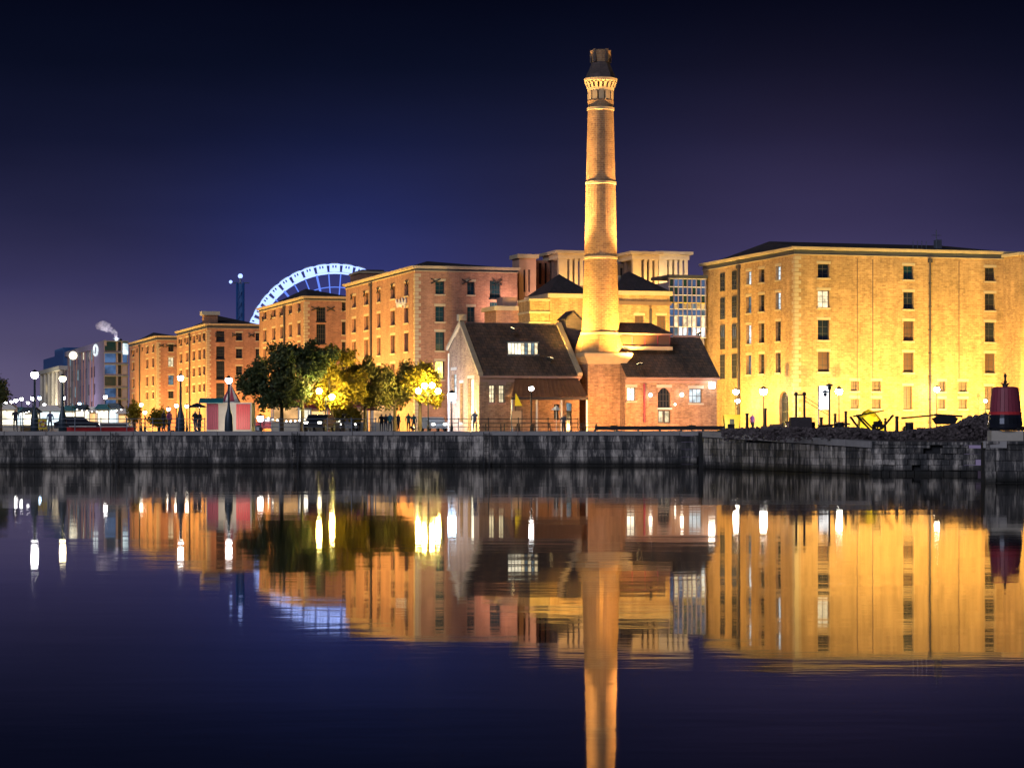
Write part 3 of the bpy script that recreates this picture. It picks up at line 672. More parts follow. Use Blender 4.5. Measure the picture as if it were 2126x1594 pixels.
for i, o in enumerate(fw):
    if i < 2: window(t, 'f', *o, pane='pane_warm', frame='frame_dark', nx=2, nz=4, sill='stone_pink', label='lit small-paned window')
    elif i == 2: window(t, 'f', *o, pane='glass_dark', nx=2, nz=2, sill='stone_pink')
    else:
        m = MB(); m.box(o[0], o[1], .25, .32, o[2], o[3]-.8); m.build('door', 'glass_dark', t); m = MB(); m.box(o[0], o[1], .24, .30, o[3]-.75, o[3]); m.build('fanlight', 'pane_cool_dim', t)
for i, o in enumerate(lw): window(t, 'l', *o, pane=('stall_light', 'stall_light', 'pane_white')[i], frame='frame_dark', nx=2, nz=4, sill='stone_pale', label='tall bright gable window')
m = MB()
for k in range(1): m.tube((-.15, v2-.5, 0), (-.15, v2-.5, ez2-.3), .09)
m.build('drainpipe', 'paint_white', t)
# rooflight strip
def on_roof(px, py):  # point on the front slope under a pixel
    v = 3.0
    for _ in range(20):
        u = f.u(px, v); z = Z(py, u, v); v += ((z-ez)/sl_-v)*.5
    return u, v, ez+v*sl_
n = 9
for i in range(n):
    a = on_roof(1055+62*i/n, 737); b = on_roof(1055+62*(i+1)/n-1.2, 737); c0 = on_roof(1055+62*(i+1)/n-1.2, 715); d = on_roof(1055+62*i/n, 715); m = MB(); up = .12
    q = [(x, y, z+up) for x, y, z in (a, b, c0, d)]; q0 = [(x, y, z-.02) for x, y, z in (a, b, c0, d)]
    m.add(q+q0, [(0, 1, 2, 3), (0, 4, 5, 1), (1, 5, 6, 2), (2, 6, 7, 3), (3, 7, 4, 0)]); m.build('rooflight_pane', 'stall_light' if i < 4 else 'pane_cool_dim' if i % 2 else 'pane_warm', t)
a = on_roof(1053, 739); b = on_roof(1119, 739); m = MB(); m.tube((a[0], a[1], a[2]+.1), (b[0], b[1], b[2]+.1), .1); a = on_roof(1053, 713); b = on_roof(1119, 713); m.tube((a[0], a[1], a[2]+.1), (b[0], b[1], b[2]+.1), .1); m.build('rooflight_frame', 'steel_grey', t)
# porch canopy
ua, ub = f.u(1070), f.u(1199); za, zb = Z(786), Z(824); m = MB(); pd = 3.2; uc, ud = f.u(1064, -pd), f.u(1219, -pd)
m.face([(ua, -.05, za), (ub, -.05, za), (ud, -pd, zb), (uc, -pd, zb)]); m.face([(ua, -.05, za), (uc, -pd, zb), (uc, -.05, zb)]); m.face([(ub, -.05, za), (ud, -pd, zb), (ud, -.05, zb)])
m.face([(uc, -pd, zb), (ud, -pd, zb), (ud, -.05, zb), (uc, -.05, zb)]); m.build('porch_roof', 'copper_roof', t)
m = MB(); n = 16
for i in range(n+1):
    s = i/n; m.tube((ua+(ub-ua)*s, -.05, za+.05), (uc+(ud-uc)*s, -pd, zb+.05), .06, n=4)
m.build('porch_seams', 'copper_roof', t, kind='stuff')
m = MB(); m.box(uc-.1, ud+.1, -pd-.08, -pd+.05, zb-.3, zb-.02); m.build('porch_fascia', 'timber_dark', t)
for s in (0, .33, .66, 1): m = MB(); x = uc+(ud-uc)*s; m.box(x-.08, x+.08, -pd+.06, -pd+.22, 0, zb-.3); m.build('porch_post', 'paint_white', t)
# small dark gabled roof behind, by the shaft
f = Fr(1176, 249); H = f.z(664); L = f.u(1207)
t = thing('gabled_turret', 'small dark gabled turret squeezed between pump house roof and chimney', 'building', f.loc(), TH)
m = MB(); m.prism([(0, 0), (L, 0), (L, H), (L/2, H+.8), (0, H)], 0, 2.6); m.build('wall', 'brick_dark', t)
m = MB(); m.prism([(-.15, H), (L/2, H+.85), (L+.15, H), (L+.15, H+.12), (L/2, H+1.0), (-.15, H+.12)], -.15, 2.75); m.build('roof', 'slate', t)

# ------------------------------------------------------------------ pump house: right hall
f = Fr(1298, 243); Z = f.z; L = f.u(1488); ez = Z(777); v1 = 5.2; rzz = Z(701, f.u(1440), v1); sl_ = (rzz-ez)/v1
ph2 = thing('pump_hall', 'right hall of the pump house with brown slate roof and glazed roof lantern', 'building', f.loc(), TH); t = ph2
fw = [(f.u(1302), f.u(1320), Z(832), Z(804)), (f.u(1366), f.u(1392), Z(846), Z(804)), (f.u(1366), f.u(1392), Z(878), Z(850)), (f.u(1431), f.u(1458), Z(836), Z(806))]
m = MB(); wall_grid(m, 'f', L, 0, ez, fw, .3); wall_grid(m, 'l', 2*v1, 0, ez, [], .3); m.face([(L, 0, 0), (L, 2*v1, 0), (L, 2*v1, ez), (L, v1, rzz), (L, 0, ez)]); m.face([(0, 2*v1, 0), (L, 2*v1, 0), (L, 2*v1, ez), (0, 2*v1, ez)]); m.face([(0, 0, ez), (0, 2*v1, ez), (0, v1, rzz)])
m.build('wall', 'brick_rough', t)
m = MB(); m.face([(0, -.35, ez-.35*sl_+.05), (L+.2, -.35, ez-.35*sl_+.05), (L+.2, v1, rzz+.05), (0, v1, rzz+.05)]); m.face([(0, v1, rzz+.05), (L+.2, v1, rzz+.05), (L+.2, 2*v1+.3, ez), (0, 2*v1+.3, ez)])
m.face([(0, -.35, ez-.35*sl_-.1), (L+.2, -.35, ez-.35*sl_-.1), (L+.2, -.35, ez-.35*sl_+.05), (0, -.35, ez-.35*sl_+.05)]); m.build('roof', 'slate_mossy', t)
m = MB(); m.box(0, L+.2, -.4, -.02, ez-.5, ez-.32); m.box(0, L, -.08, -.004, ez-.85, ez-.55); m.build('eaves_course', 'stone_pink', t)
m = MB(); m.box(f.u(1398, v1), L+.2, v1-.15, v1+.15, rzz+.04, rzz+.25); m.build('ridge_tiles', 'stone_pink', t)
window(t, 'f', *fw[0], pane='stall_light', nx=2, nz=2, sill='stone_pale', label='bright small window beside the chimney base')
window(t, 'f', *fw[1], pane='glass_dark', nx=4, nz=3, sill='stone_pale', label='dark arched fanlight window over the doors')
m = MB(); a, b = fw[1][:2]; zt = fw[1][3]; n = 8
for i in range(n):
    x0_ = a+(b-a)*i/n; x1_ = a+(b-a)*(i+1)/n; h0 = .55*abs(2*i/n-1)**2; h1 = .55*abs(2*(i+1)/n-1)**2
    m.face([(x0_, -.012, zt-h0), (x1_, -.012, zt-h1), (x1_, -.012, zt+.01), (x0_, -.012, zt+.01)]); m.face([(x0_, -.012, zt-h0), (x1_, -.012, zt-h1), (x1_, .28, zt-h1), (x0_, .28, zt-h0)])
m.build('window_arch', 'stone_pink', t)
a, b, c0, d = fw[2]; w = (b-a)/2
for i in range(2):
    m = MB(); m.box(a+w*i+.02, a+w*(i+1)-.02, .16, .24, c0, d-.02); do = m.build('door', 'frame_dark', t, label='glazed double door leaf glowing cream')
    m = MB(); m.box(a+w*i+.14, a+w*(i+1)-.14, .145, .16, c0+.12, d-.16); m.build('pane', 'pane_warm', do)
m = MB(); m.box(a-.1, b+.1, -.25, -.01, d+.02, d+.2); m.build('door_hood', 'paint_white', t)
window(t, 'f', *fw[3], pane='pane_white', nx=3, nz=2, sill='stone_pale', label='white lit window at the right end')
m = MB(); u = f.u(1337); m.tube((u, -.12, 1.0), (u, -.12, Z(796)), .10); m.build('vent_pipe', 'maroon_paint', t)
for px_, py_, s_ in ((1348, 820, .19), (1413, 819, .2), (1399, 839, .1)):
    u = f.u(px_); z = Z(py_); m = MB(); m.tube((u, -.02, z+.05), (u, -.3, z+.05), .03); lo_ = m.build('wall_lamp', 'iron', t); m = MB(); m.sphere((u, -.38, z), s_, 8, 6); m.build('bulb', 'lamp_soft', lo_)
# roof lantern
yc = 2.2; ua, ub = f.u(1286, yc), f.u(1392, yc)
zb_, zm, zt = Z(718, ua, yc), Z(692, ua, yc), Z(669, ua, yc+1.4)
m = MB(); m.box(ua, ub, yc+.1, yc+3.6, zb_, zm-.1); m.build('lantern_wall', 'maroon_paint', t)
for i in range(4):
    m = MB(); a = ua+(ub-ua)*i/4; b = ua+(ub-ua)*(i+1)/4; m.box(a+.08, b-.08, yc, yc+.08, zb_+.08, zm-.2); m.build('lantern_window', 'glass_brown', t)
m = MB(); m.box(ua-.1, ub+.15, yc-.25, yc+3.9, zb_-.38, zb_-.02); m.build('lantern_sill', 'stone_trim', t)
m = MB(); m.box(ua-.1, ub+.15, yc-.2, yc+3.8, zm-.12, zm+.03); m.build('lantern_gutter', 'stone_pink', t)
m = MB(); a = (ua-.15, yc-.25, zm+.04); b = (ub+.2, yc-.25, zm+.04); c1 = (ub+.2, yc+3.8, zm+.04); d1 = (ua-.15, yc+3.8, zm+.04); e = (ua+.2, yc+1.8, zt); g_ = (ub-1.5, yc+1.8, zt)
m.face([a, b, g_, e]); m.face([b, c1, g_]); m.face([c1, d1, e, g_]); m.face([d1, a, e]); m.build('lantern_roof', 'slate_mossy', t)

# ------------------------------------------------------------------ chimney
CY = 246.0; cz = lambda py: CAMZ+(HY-py)*CY/F-G
rp = lambda w: w*CY/F
ch = thing('chimney', 'tall tapering brick pump house chimney with banded shaft and corbelled crown', 'chimney', XG(1247, CY), TH)
s = 2.05; zt = cz(752)
m = MB(); m.box(-s-.12, s+.12, -s-.12, s+.12, 0, .8); m.box(-s, s, -s, s, .8, zt); m.build('pedestal', 'brick_rough', ch)
m = MB(); m.lathe([(1.44*s*.98, zt-.25), (1.44*(s+.1), zt), (1.44*(s+.42), cz(742)), (1.44*(s+.50), cz(735)), (1.44*(s+.42), cz(733))], 4, rot=PI/4); m.build('pedestal_cornice', 'stone_trim', ch)
m = MB(); n = 8; c8 = 1/math.cos(PI/8)
m.lathe([(rp(50)*c8, cz(732.5)), (rp(49.5)*c8, cz(727)), (rp(42)*c8, cz(700)), (rp(40.5)*c8, cz(696))], 8, rot=PI/8); m.build('plinth', 'brick_warm', ch)
m = MB(); m.lathe([(rp(42.5), cz(696)), (rp(42.5), cz(691)), (rp(40), cz(689))], 32); m.build('band', 'stone_trim', ch)
def shaft(y0, w0, y1, w1):
    m = MB(); pr = [(rp(w0+(w1-w0)*i/6), cz(y0+(y1-y0)*i/6)) for i in range(7)]
    m.lathe(pr, 32); o = m.build('shaft_section', 'brick_shaft', ch, smooth=False)
    uv = o.data.uv_layers[0]
    for p in o.data.polygons:
        if p.loop_total != 4: continue
        i0 = p.index % 32
        for li in p.loop_indices:
            v_ = o.data.vertices[o.data.loops[li].vertex_index].co; ang = math.atan2(v_.y, v_.x) % (2*PI)
            ctr = math.atan2(p.center.y, p.center.x) % (2*PI)
            if ang-ctr > PI: ang -= 2*PI
            if ctr-ang > PI: ang += 2*PI
            uv.data[li].uv = (ang*1.6, v_.z)
brickmat('brick_shaft', (.42, .24, .12), (.27, .14, .08), (.40, .28, .18), bw=.45, bh=.2, patch=.6, ms=.03)
shaft(689, 39.3, 539, 34.3); shaft(533, 34.0, 384, 31.0); shaft(378, 30.6, 229, 26.8)
for a, b, w in ((539, 533, 35.5), (384, 378, 32.3), (231, 224, 28.5)):
    m = MB(); m.lathe([(rp(w-1), cz(a)), (rp(w), cz(a-1)), (rp(w), cz(b+.5)), (rp(w-2), cz(b))], 32); m.build('band', 'stone_trim', ch)
m = MB(); m.lathe([(rp(24), cz(224)), (rp(22), cz(178))], 24); m.build('crown_core', 'quay_core', ch)
m = MB(); m.lathe([(rp(26), cz(223.5)), (rp(27.5), cz(210)), (rp(27), cz(208))], 24); m.build('crown_ring', 'brick_shaft', ch)
m = MB(); m.lathe([(rp(26.8), cz(191)), (rp(28), cz(186)), (rp(28.5), cz(184))], 24); m.build('crown_ring', 'stone_trim', ch)
m = MB(); m.lathe([(rp(30), cz(173)), (rp(34.5), cz(170)), (rp(35), cz(165)), (rp(33), cz(163.5))], 24); m.build('crown_cornice', 'stone_trim', ch)
for i in range(12):
    a = 2*PI*(i+.5)/12; m = MB(); m.box(rp(22), rp(27), -.26, .26, cz(208), cz(191)); m.build('crown_pier', 'stone_trim', ch, rz=a)
for i in range(20):
    a = 2*PI*i/20; m = MB(); m.add([(rp(24), -.13, cz(184)), (rp(28.5), -.13, cz(184)), (rp(33.5), -.13, cz(173)), (rp(24), -.13, cz(173)), (rp(24), .13, cz(184)), (rp(28.5), .13, cz(184)), (rp(33.5), .13, cz(173)), (rp(24), .13, cz(173))],
        [(0, 1, 2, 3), (7, 6, 5, 4), (0, 4, 5, 1), (1, 5, 6, 2), (2, 6, 7, 3), (3, 7, 4, 0)]); m.build('corbel', 'stone_trim', ch, rz=a)
m = MB(); m.lathe([(rp(31), cz(163)), (rp(29.5), cz(156)), (rp(25), cz(147)), (rp(20.5), cz(136)), (rp(18), cz(130))], 8, rot=PI/8); m.build('dome', 'brick_dark', ch)
m = MB(); m.lathe([(rp(18), cz(130)), (rp(19), cz(122)), (rp(21.5), cz(112)), (rp(22), cz(107)), (rp(19), cz(105)), (rp(18), cz(112))], 10); m.build('chimney_pot', 'brick_shaft', ch)
for i in range(10):
    if i % 2: continue
    a = 2*PI*i/10; m = MB(); m.box(rp(19), rp(22.5), -.16, .16, cz(130), cz(104)); m.build('pot_rib', 'brick_dark', ch, rz=a)

# ------------------------------------------------------------------ floodlighting
def LW(f, u, v, z=0.0): return Vector((f.x0+CU*u-SU*v, f.y0+SU*u+CU*v, G+z))
SOD = (1.0, .60, .135); SODO = (1.0, .50, .14); NEU = (1.0, .78, .62)
rf = Fr(1650, 265)
for i, u in enumerate((2, 9, 16, 23)):
    flood(('ground floodlight nearest the yellow warehouse corner', 'second ground floodlight before the yellow warehouse front', 'third ground floodlight before the yellow warehouse front', 'ground floodlight before the right end of the yellow warehouse')[i], LW(rf, u, -9), LW(rf, u, 0, 11), 1800, (1, .69, .16), size=1.0)
for i, v in enumerate((4, 13, 22)):
    flood(('floodlight by the corner on the yellow warehouse side', 'middle floodlight on the yellow warehouse side', 'farthest floodlight on the yellow warehouse side')[i], LW(rf, -7, v), LW(rf, 0, v, 10), 2000, (1, .62, .13), size=1.0)
f = Fr(2119, 268.5); flood('floodlight before the wing at the right edge', LW(f, 4, -6), LW(f, 4, 0, 9), 2000, (1, .68, .16))
f = w3[1]
for i, v in enumerate((5, 15, 25, 35)): flood(('first', 'second', 'third', 'fourth')[i]+' floodlight along the side of the pinkish warehouse', LW(f, -9.5, v), LW(f, 0, v, 11), 2700, SOD, size=1.0)
flood('dim floodlight before the pinkish warehouse front', LW(f, 8, -16), LW(f, 8, 0, 11), 1500, NEU, size=1.0)
f = w2[1]
for i, v in enumerate((6, 20, 34)): flood(('near', 'middle', 'far')[i]+' floodlight along the side of the mid-row warehouse', LW(f, -10.5, v), LW(f, 0, v, 12), 3400, SOD, size=1.0)
flood('floodlight before the mid-row warehouse front', LW(f, 6, -12), LW(f, 6, 0, 9), 1500, SODO)
f = w1[1]
for i, v in enumerate((6, 20, 34)): flood(('near', 'middle', 'far')[i]+' floodlight along the side of the dark-bay warehouse', LW(f, -10.5, v), LW(f, 0, v, 12), 3700, SOD, size=1.0)
flood('floodlight before the dark-bay warehouse front', LW(f, 5, -10), LW(f, 5, 0, 8), 2600, SODO)
f = w0[1]
for i, v in enumerate((6, 24)): flood(('near', 'far')[i]+' floodlight along the side of the farthest brick warehouse', LW(f, -10.5, v), LW(f, 0, v, 12), 4400, SOD, size=1.0)
flood('floodlight before the farthest brick warehouse front', LW(f, 2, -9), LW(f, 2, 0, 8), 2100, SODO)
# chimney spots
g_ = 'spotlights aimed up the chimney'
flood('spotlight on the left of the chimney aimed up its shaft', (XG(1247, CY)+Vector((-5.2, -2.8, 6.7))), XG(1247, CY)+Vector((0, 0, 23)), 12500, (1, .57, .10), spot=120, hgt=.8, group=g_)
flood('spotlight on the right of the chimney aimed up its shaft', (XG(1247, CY)+Vector((3.8, -3.3, 6.3))), XG(1247, CY)+Vector((0, 0, 23)), 10500, (1, .53, .09), spot=120, hgt=.6, group=g_)
flood('long-throw spotlight on the left lighting the chimney crown', (XG(1247, CY)+Vector((-9, -.5, 10.2))), XG(1247, CY)+Vector((0, 0, 29)), 62000, (1, .57, .17), spot=34, hgt=.4, group=g_)
flood('long-throw spotlight on the right lighting the upper chimney', (XG(1247, CY)+Vector((10, 0, 9.8))), XG(1247, CY)+Vector((0, 0, 28)), 50000, (1, .53, .17), spot=36, hgt=.4, group=g_)
flood('ground floodlight before the chimney pedestal', XG(1275, CY-9), XG(1262, CY)+Vector((0, 0, 5.5)), 700, (1, .46, .13), group=g_)
# pump house, halls behind
f = Fr(995, 240)
flood('white floodlight by the pump house gable', LW(f, -3.2, 1.5, 0), LW(f, 0, 2, 4.5), 850, (1, .74, .26), group='lights round the pump house')
flood('bluish floodlight on the pump house gable', LW(f, -4.5, 9, 0), LW(f, 0, 9, 6.0), 650, (.7, .78, 1.0), group='lights round the pump house')
flood('low floodlight before the right pump hall', LW(Fr(1298, 243), 4.5, -7, 0), LW(Fr(1298, 243), 4.5, 0, 3), 470, (1, .44, .15), group='lights round the pump house')
f = Fr(1141, 284); flood('floodlight between the pump house and the orange hall', LW(f, 1.5, -6, 7), LW(f, 2, 0, 12), 800, (1, .55, .16), group='lights of the halls behind')
f = Fr(1272, 282); flood('floodlight before the yellow hall behind the chimney', LW(f, 3.5, -6, 6), LW(f, 3.5, 0, 11), 1500, (1, .66, .16), group='lights of the halls behind')
f = Fr(1100, 278); flood('floodlight beside the yellow stair block', LW(f, 1, -5, 8), LW(f, 1, 0, 13), 1000, (1, .74, .12), group='lights of the halls behind')
f = Fr(1030, 285); flood('small floodlight before the low pink block', LW(f, 2, -6, 8), LW(f, 2.2, 0, 13), 420, (1, .6, .42), group='lights of the halls behind')
f = Fr(1160, 300); flood('roof floodlight under the left loggia', LW(f, 1.5, -3.0, 16.0), LW(f, 1.8, 1, 20), 240, (1, .56, .15), group='lights of the halls behind')
f = Fr(1314, 300); flood('roof floodlight under the amber loggia', LW(f, 1.5, -3.0, 16.0), LW(f, 1.8, 1, 20), 300, (1, .56, .13), group='lights of the halls behind')
f = Fr(1368, 301); flood('roof floodlight under the pale loggia', LW(f, 2.2, -3.0, 16.0), LW(f, 2.0, 1, 20), 225, (1, .62, .28), group='lights of the halls behind')
f = Fr(1078, 300); flood('floodlight at the foot of the pink pier', LW(f, -3.5, -5, 13), LW(f, 1, 0, 18), 420, (1, .62, .48), group='lights of the halls behind')

# ------------------------------------------------------------------ lamps
for a in ((72, 778, 187.5, 'tall bottle-based quay lamp at the far left with greenish white globe', .30, 'lamp_white'),
          (130, 786, 188, 'second bottle-based quay lamp from the left edge', .27, 'lamp_warm'),
          (375, 784, 188, 'bottle-based quay lamp in front of the orange warehouses', .24, 'lamp_white'),
          (475, 789, 188, 'bottle-based quay lamp in front of the striped booth', .27, 'lamp_white')):
    street_lamp(a[0], a[1], a[2], a[3], r=a[4], mat=a[5], group='bottle-based lamps on the quay edge', kind='bottle')
far = [(12, 836, 'leftmost lamp of the distant promenade'), (24, 834, 'small distant lamp near the left edge'), (33, 831, 'distant lamp beside the dark bush'), (45, 828, 'brighter distant lamp left of the tall quay lamp'), (58, 836, 'low distant lamp left of the tall quay lamp'), (68, 827, 'distant lamp right behind the tall quay lamp'), (82, 826, 'bluish distant lamp right of the tall quay lamp'),
       (92, 840, 'low distant lamp under the blue roofed block'), (112, 850, 'low distant lamp between the two tall quay lamps'), (132, 826, 'distant lamp above the second quay lamp base'), (148, 857, 'low distant lamp right of the second quay lamp'), (165, 838, 'distant lamp before the grey terrace'), (212, 854, 'distant lamp under the round roof sign'), (219, 824, 'distant lamp before the blue glass tower')]
for i, (x, y, l) in enumerate(far): street_lamp(x, y, 330+((i*37) % 60), l, r=.28 if y < 832 else .22, mat='lamp_blue' if i in (6, 8, 11, 12) else 'lamp_white', group='distant promenade lamps')
mid = [(293, 840, 270, 'lamp at the foot of the farthest warehouse'), (301, 856, 275, 'low lamp just right of the farthest warehouse foot'), (350, 849, 262, 'lamp above the yellow shrub'), (366, 842, 268, 'lamp just left of the third quay lamp'), (388, 843, 268, 'lamp just right of the third quay lamp'), (414, 842, 266, 'lamp left of the striped booth roof'), (541, 868, 236, 'low white lamp right of the striped booth')]
for x, y, Y, l in mid: street_lamp(x, y, Y, l, r=.22 if x != 541 else .34, mat='lamp_soft' if x != 541 else 'lamp_white', group='lamps before the orange warehouses')
def cluster(px, py, Y, label, mat, n=3, r=.24, spread=.55, power=None):
    z = P(px, py, Y).z; h = z-G
    t = thing('street_lamp', label, 'street lamp', XG(px, Y), 0, 'lamps among the trees')
    m = MB(); m.lathe([(.12, 0), (.12, .5), (.06, .6), (.05, h-.3)], 8)
    for i in range(n): a = 2*PI*i/n+.4; m.tube((0, 0, h-.75), (spread*math.cos(a), spread*math.sin(a), h-r-.02+(i % 2-.5)*.5), .03)
    m.build('post', 'iron', t)
    for i in range(n):
        a = 2*PI*i/n+.4; m = MB(); m.sphere((spread*math.cos(a), spread*math.sin(a), h+(i % 2-.5)*.5), r, 10, 6); m.build('globe', mat, t, smooth=True)
cluster(676, 818, 213, 'yellow glowing lamp cluster inside the yellow lit tree', 'lamp_yellow', n=2, r=.24, spread=.6)
cluster(889, 806, 215.5, 'dazzling white lamp cluster by the right-hand tree', 'lamp_yellow', n=4, r=.24, spread=.95)
street_lamp(1103, 806, 226, 'white lamp on a post before the pump house porch', r=.24, mat='lamp_white', group='lamps round the pump house')
street_lamp(938, 822, 232, 'blue-white lamp in front of the pump house gable', r=.42, mat='lamp_blue', group='lamps round the pump house')
for px, py, label, r, m_ in ((1473, 800, 'square white lamp on the right corner of the pump hall', .32, 'lamp_soft'),):
    f = Fr(1298, 243); u = f.u(px); z = f.z(py, u); t = thing('corner_lamp', label, 'wall lamp', LW(f, u, -.02, z), TH)
    m = MB(); m.tube((0, 0, .1), (0, -.5, .1), .04); m.box(-.12, .12, -.03, .0, -.1, .25); m.build('arm', 'iron', t); m = MB(); m.box(-.26, .26, -.85, -.4, -.3, .3); m.build('lantern', 'lamp_soft', t)
for a in ((1528, 813, 274, 'lamp right of the pump hall, upper of a close pair', .34, 'lamp_bright'), (1531, 832, 276, 'lower lamp of the close pair right of the pump hall', .26, 'lamp_bright'), (1585, 812, 267, 'brightest lamp before the side of the yellow warehouse', .42, 'lamp_bright'),
          (1742, 812, 263, 'lamp right of the white banner', .40, 'lamp_bright'), (1945, 808, 268, 'lamp by the drainpipe of the yellow warehouse', .32, 'lamp_bright'), (2046, 832, 270, 'small lamp left of the maroon buoy', .20, 'lamp_white')):
    street_lamp(a[0], a[1], a[2], a[3], r=a[4], mat=a[5], group='lamps before the yellow warehouse')

# ------------------------------------------------------------------ big wheel and mast
wy = 640.0; wc = P(695, 736, wy); wr = 190*wy/F; rr_ = wr-1.35
t = thing('ferris_wheel', 'giant observation wheel with white lit gondolas rising behind the orange warehouse', 'ferris wheel', (wc.x, wc.y, G), 0)
hz = wc.z-G
def wp(a, r, y=0): return (r*math.cos(a), y, hz+r*math.sin(a))
m = MB()
for k in range(72):
    for y in (-.9, .9): m.tube(wp(2*PI*k/72, rr_-1.3, y), wp(2*PI*(k+1)/72, rr_-1.3, y), .26, n=4); m.tube(wp(2*PI*k/72, rr_+.9, y), wp(2*PI*(k+1)/72, rr_+.9, y), .12, n=4)
m.build('rim', 'wheel_light', t)
m = MB()
for k in range(72): m.tube(wp(2*PI*k/72, rr_*.78), wp(2*PI*(k+1)/72, rr_*.78), .16, n=4)
m.build('inner_rim', 'spoke_light', t)
for k in range(42): a = 2*PI*k/42; m = MB(); m.tube(wp(a, 1.2), wp(a, rr_-1.3), .20 if k % 3 else .36, n=4); m.build('spoke', 'spoke_light', t)
gm_ = None
for k in range(42):
    a = 2*PI*k/42+PI/42
    if gm_ is None:
        m = MB(); m.box(-1.3, 1.3, -1.0, 1.0, -1.15, .85, 'wheel_light'); m.box(-.55, -.2, -1.04, 1.04, -.2, .45, 'glass_dark'); m.box(.2, .55, -1.04, 1.04, -.2, .45, 'glass_dark'); m.box(-.9, .9, -.8, .8, .96, 1.2, 'steel_grey'); gm_ = m.mesh('gondola')
    x, y, z = wp(a, rr_+.2); o = link('gondola', gm_, t, (x, y, z)); o.rotation_euler = (0, -(a-PI/2), 0)
m = MB(); m.lathe([(1.4, -1.6), (1.4, 1.6)], 16); o = m.build('hub', 'paint_white', t, (0, 0, hz)); o.rotation_euler = (PI/2, 0, 0)
for sx in (-1, 1):
    for sy in (-1, 1): m = MB(); m.tube((sx*12, sy*6, 0), (0, sy*1.7, hz), .55, .4, n=8); m.build('leg', 'paint_white', t)
my = 700; tb = XG(499, my); t = thing('light_mast', 'slim blue tower topped by a white beacon left of the big wheel', 'tower', tb)
h = P(499, 586, my).z-G; m = MB()
for x, y in ((-1, -1), (1, -1), (1, 1), (-1, 1)): m.tube((x*.9, y*.9, 0), (x*.9, y*.9, h), .25, n=5)
for k in range(int(h/3)): m.tube((-.9, -.9, k*3), (.9, -.9, k*3+3), .12, n=4); m.tube((.9, -.9, k*3), (-.9, -.9, k*3+3), .12, n=4)
m.build('lattice', 'blue_paint', t)
m = MB(); m.box(-.5, .5, -.5, .5, 0, h-.5); m.build('lift_shaft', 'pane_blue_dim' if 'pane_blue_dim' in MATS else 'blue_paint', t)
m = MB(); m.sphere((0, 0, h+1.8), .7, 8, 6); m.build('beacon', 'paint_white_glow' if 'paint_white_glow' in MATS else 'wheel_light', t); m = MB(); m.tube((0, 0, h), (0, 0, h+1.2), .3); m.tube((-2.6, 0, h-.2), (2.6, 0, h-.2), .15); m.build('yoke', 'steel_grey', t)
m = MB(); m.sphere((-2.8, 0, h+.1), .5, 8, 6); m.build('lamp', 'wheel_light', t)

# ------------------------------------------------------------------ far left blocks
f = Fr(217, 560); H = f.z(707); L = f.u(266); D = f.v(135)
t = thing('office_tower', 'blue glass office tower with a long grey terrace wing, left of the brick warehouses', 'office building', f.loc(), TH)
m = MB(); m.box(0, L, .5, 18, 0, H-.2, 'concrete_mauve'); m.box(0.5, L-1, 17.9, D, 0, H-1.0, 'concrete_mauve'); m.build('wall', None, t)
nf = 8
for r in range(nf):
    za = H*r/nf; zb = H*(r+1)/nf
    for (a, b, mt) in ((0, .50*L, 'pane_blue'), (.56*L, .72*L, 'glass_dark'), (.76*L, .98*L, 'concrete_mauve' if r < 6 else 'pane_blue')):
        m = MB(); m.box(a+.1, b-.1, .25, .45, za+.35, zb-.1); m.build('glass_panel', ('glass_teal' if (r % 3 == 1 and mt == 'pane_blue') else mt), t)
    m = MB(); m.box(-.15, L+.1, -.05, .5, zb-.25, zb); m.build('floor_band', 'steel_grey', t)
for i in range(14):
    v = 1+(D-2)*i/14; m = MB(); m.box(.2, .5, v, v+.5, 0, H-1.2); m.build('pilaster', 'stone_pink' if i % 3 else 'steel_grey', t)
    for r in range(5):
        if i < 13 and (i*7+r*3) % 5 < 3: m = MB(); m.box(.38, .49, v+1.2, v+(D-2)/14-.7, 1+r*4.2, 3.6+r*4.2); m.build('window', 'glass_dark' if (i+r) % 4 else 'pane_cool_dim', t)
m = MB(); m.box(-.1, .5, 0, D, H-1.2, H+.1); m.build('parapet', 'concrete_mauve', t)
m = MB(); m.box(L*.78, L, -.2, .2, H-3.2, H-.6, None); m.build('roof_sign', 'stall_cool', t)
v = f.v(201); z = f.z(727, 0, v); m = MB()
for k in range(16): a, b = 2*PI*k/16, 2*PI*(k+1)/16; m.tube((-.3, v+3.4*math.cos(a), z+1.25*math.sin(a)), (-.3, v+3.4*math.cos(b), z+1.25*math.sin(b)), .26, n=5)
m.build('round_sign', 'pane_white', t)
m = MB(); v = f.v(160); m.sphere((-1, v, f.z(738, 0, v)), 1.1, 8, 6); m.build('roof_lamp', 'stall_light', t)
f = Fr(128, 640); H = f.z(760); L = 14; D = f.v(86)
t = thing('columned_block', 'pale columned block with a dark blue roof at the far left', 'building', f.loc(), TH)
m = MB(); m.box(.8, L, .8, D, 0, H-1); m.build('wall', 'concrete_mauve', t)
m = MB(); m.box(-.8, L+.5, -.8, D+.8, H-1, H+.1); m.build('entablature', 'stone_pale', t)
m = MB(); m.box(.5, L, 1, D*.99, H+.11, H+3.3); m.box(.5, L, 1, D*.42, H+3.31, H+5.0); m.build('roof', 'blue_paint', t)
for i in range(6): v = .3+(D-1.5)*i/5; m = MB(); m.lathe([(.6, 0), (.5, H-1)], 8, cx=0, cy=v); m.build('column', 'stone_pale', t)
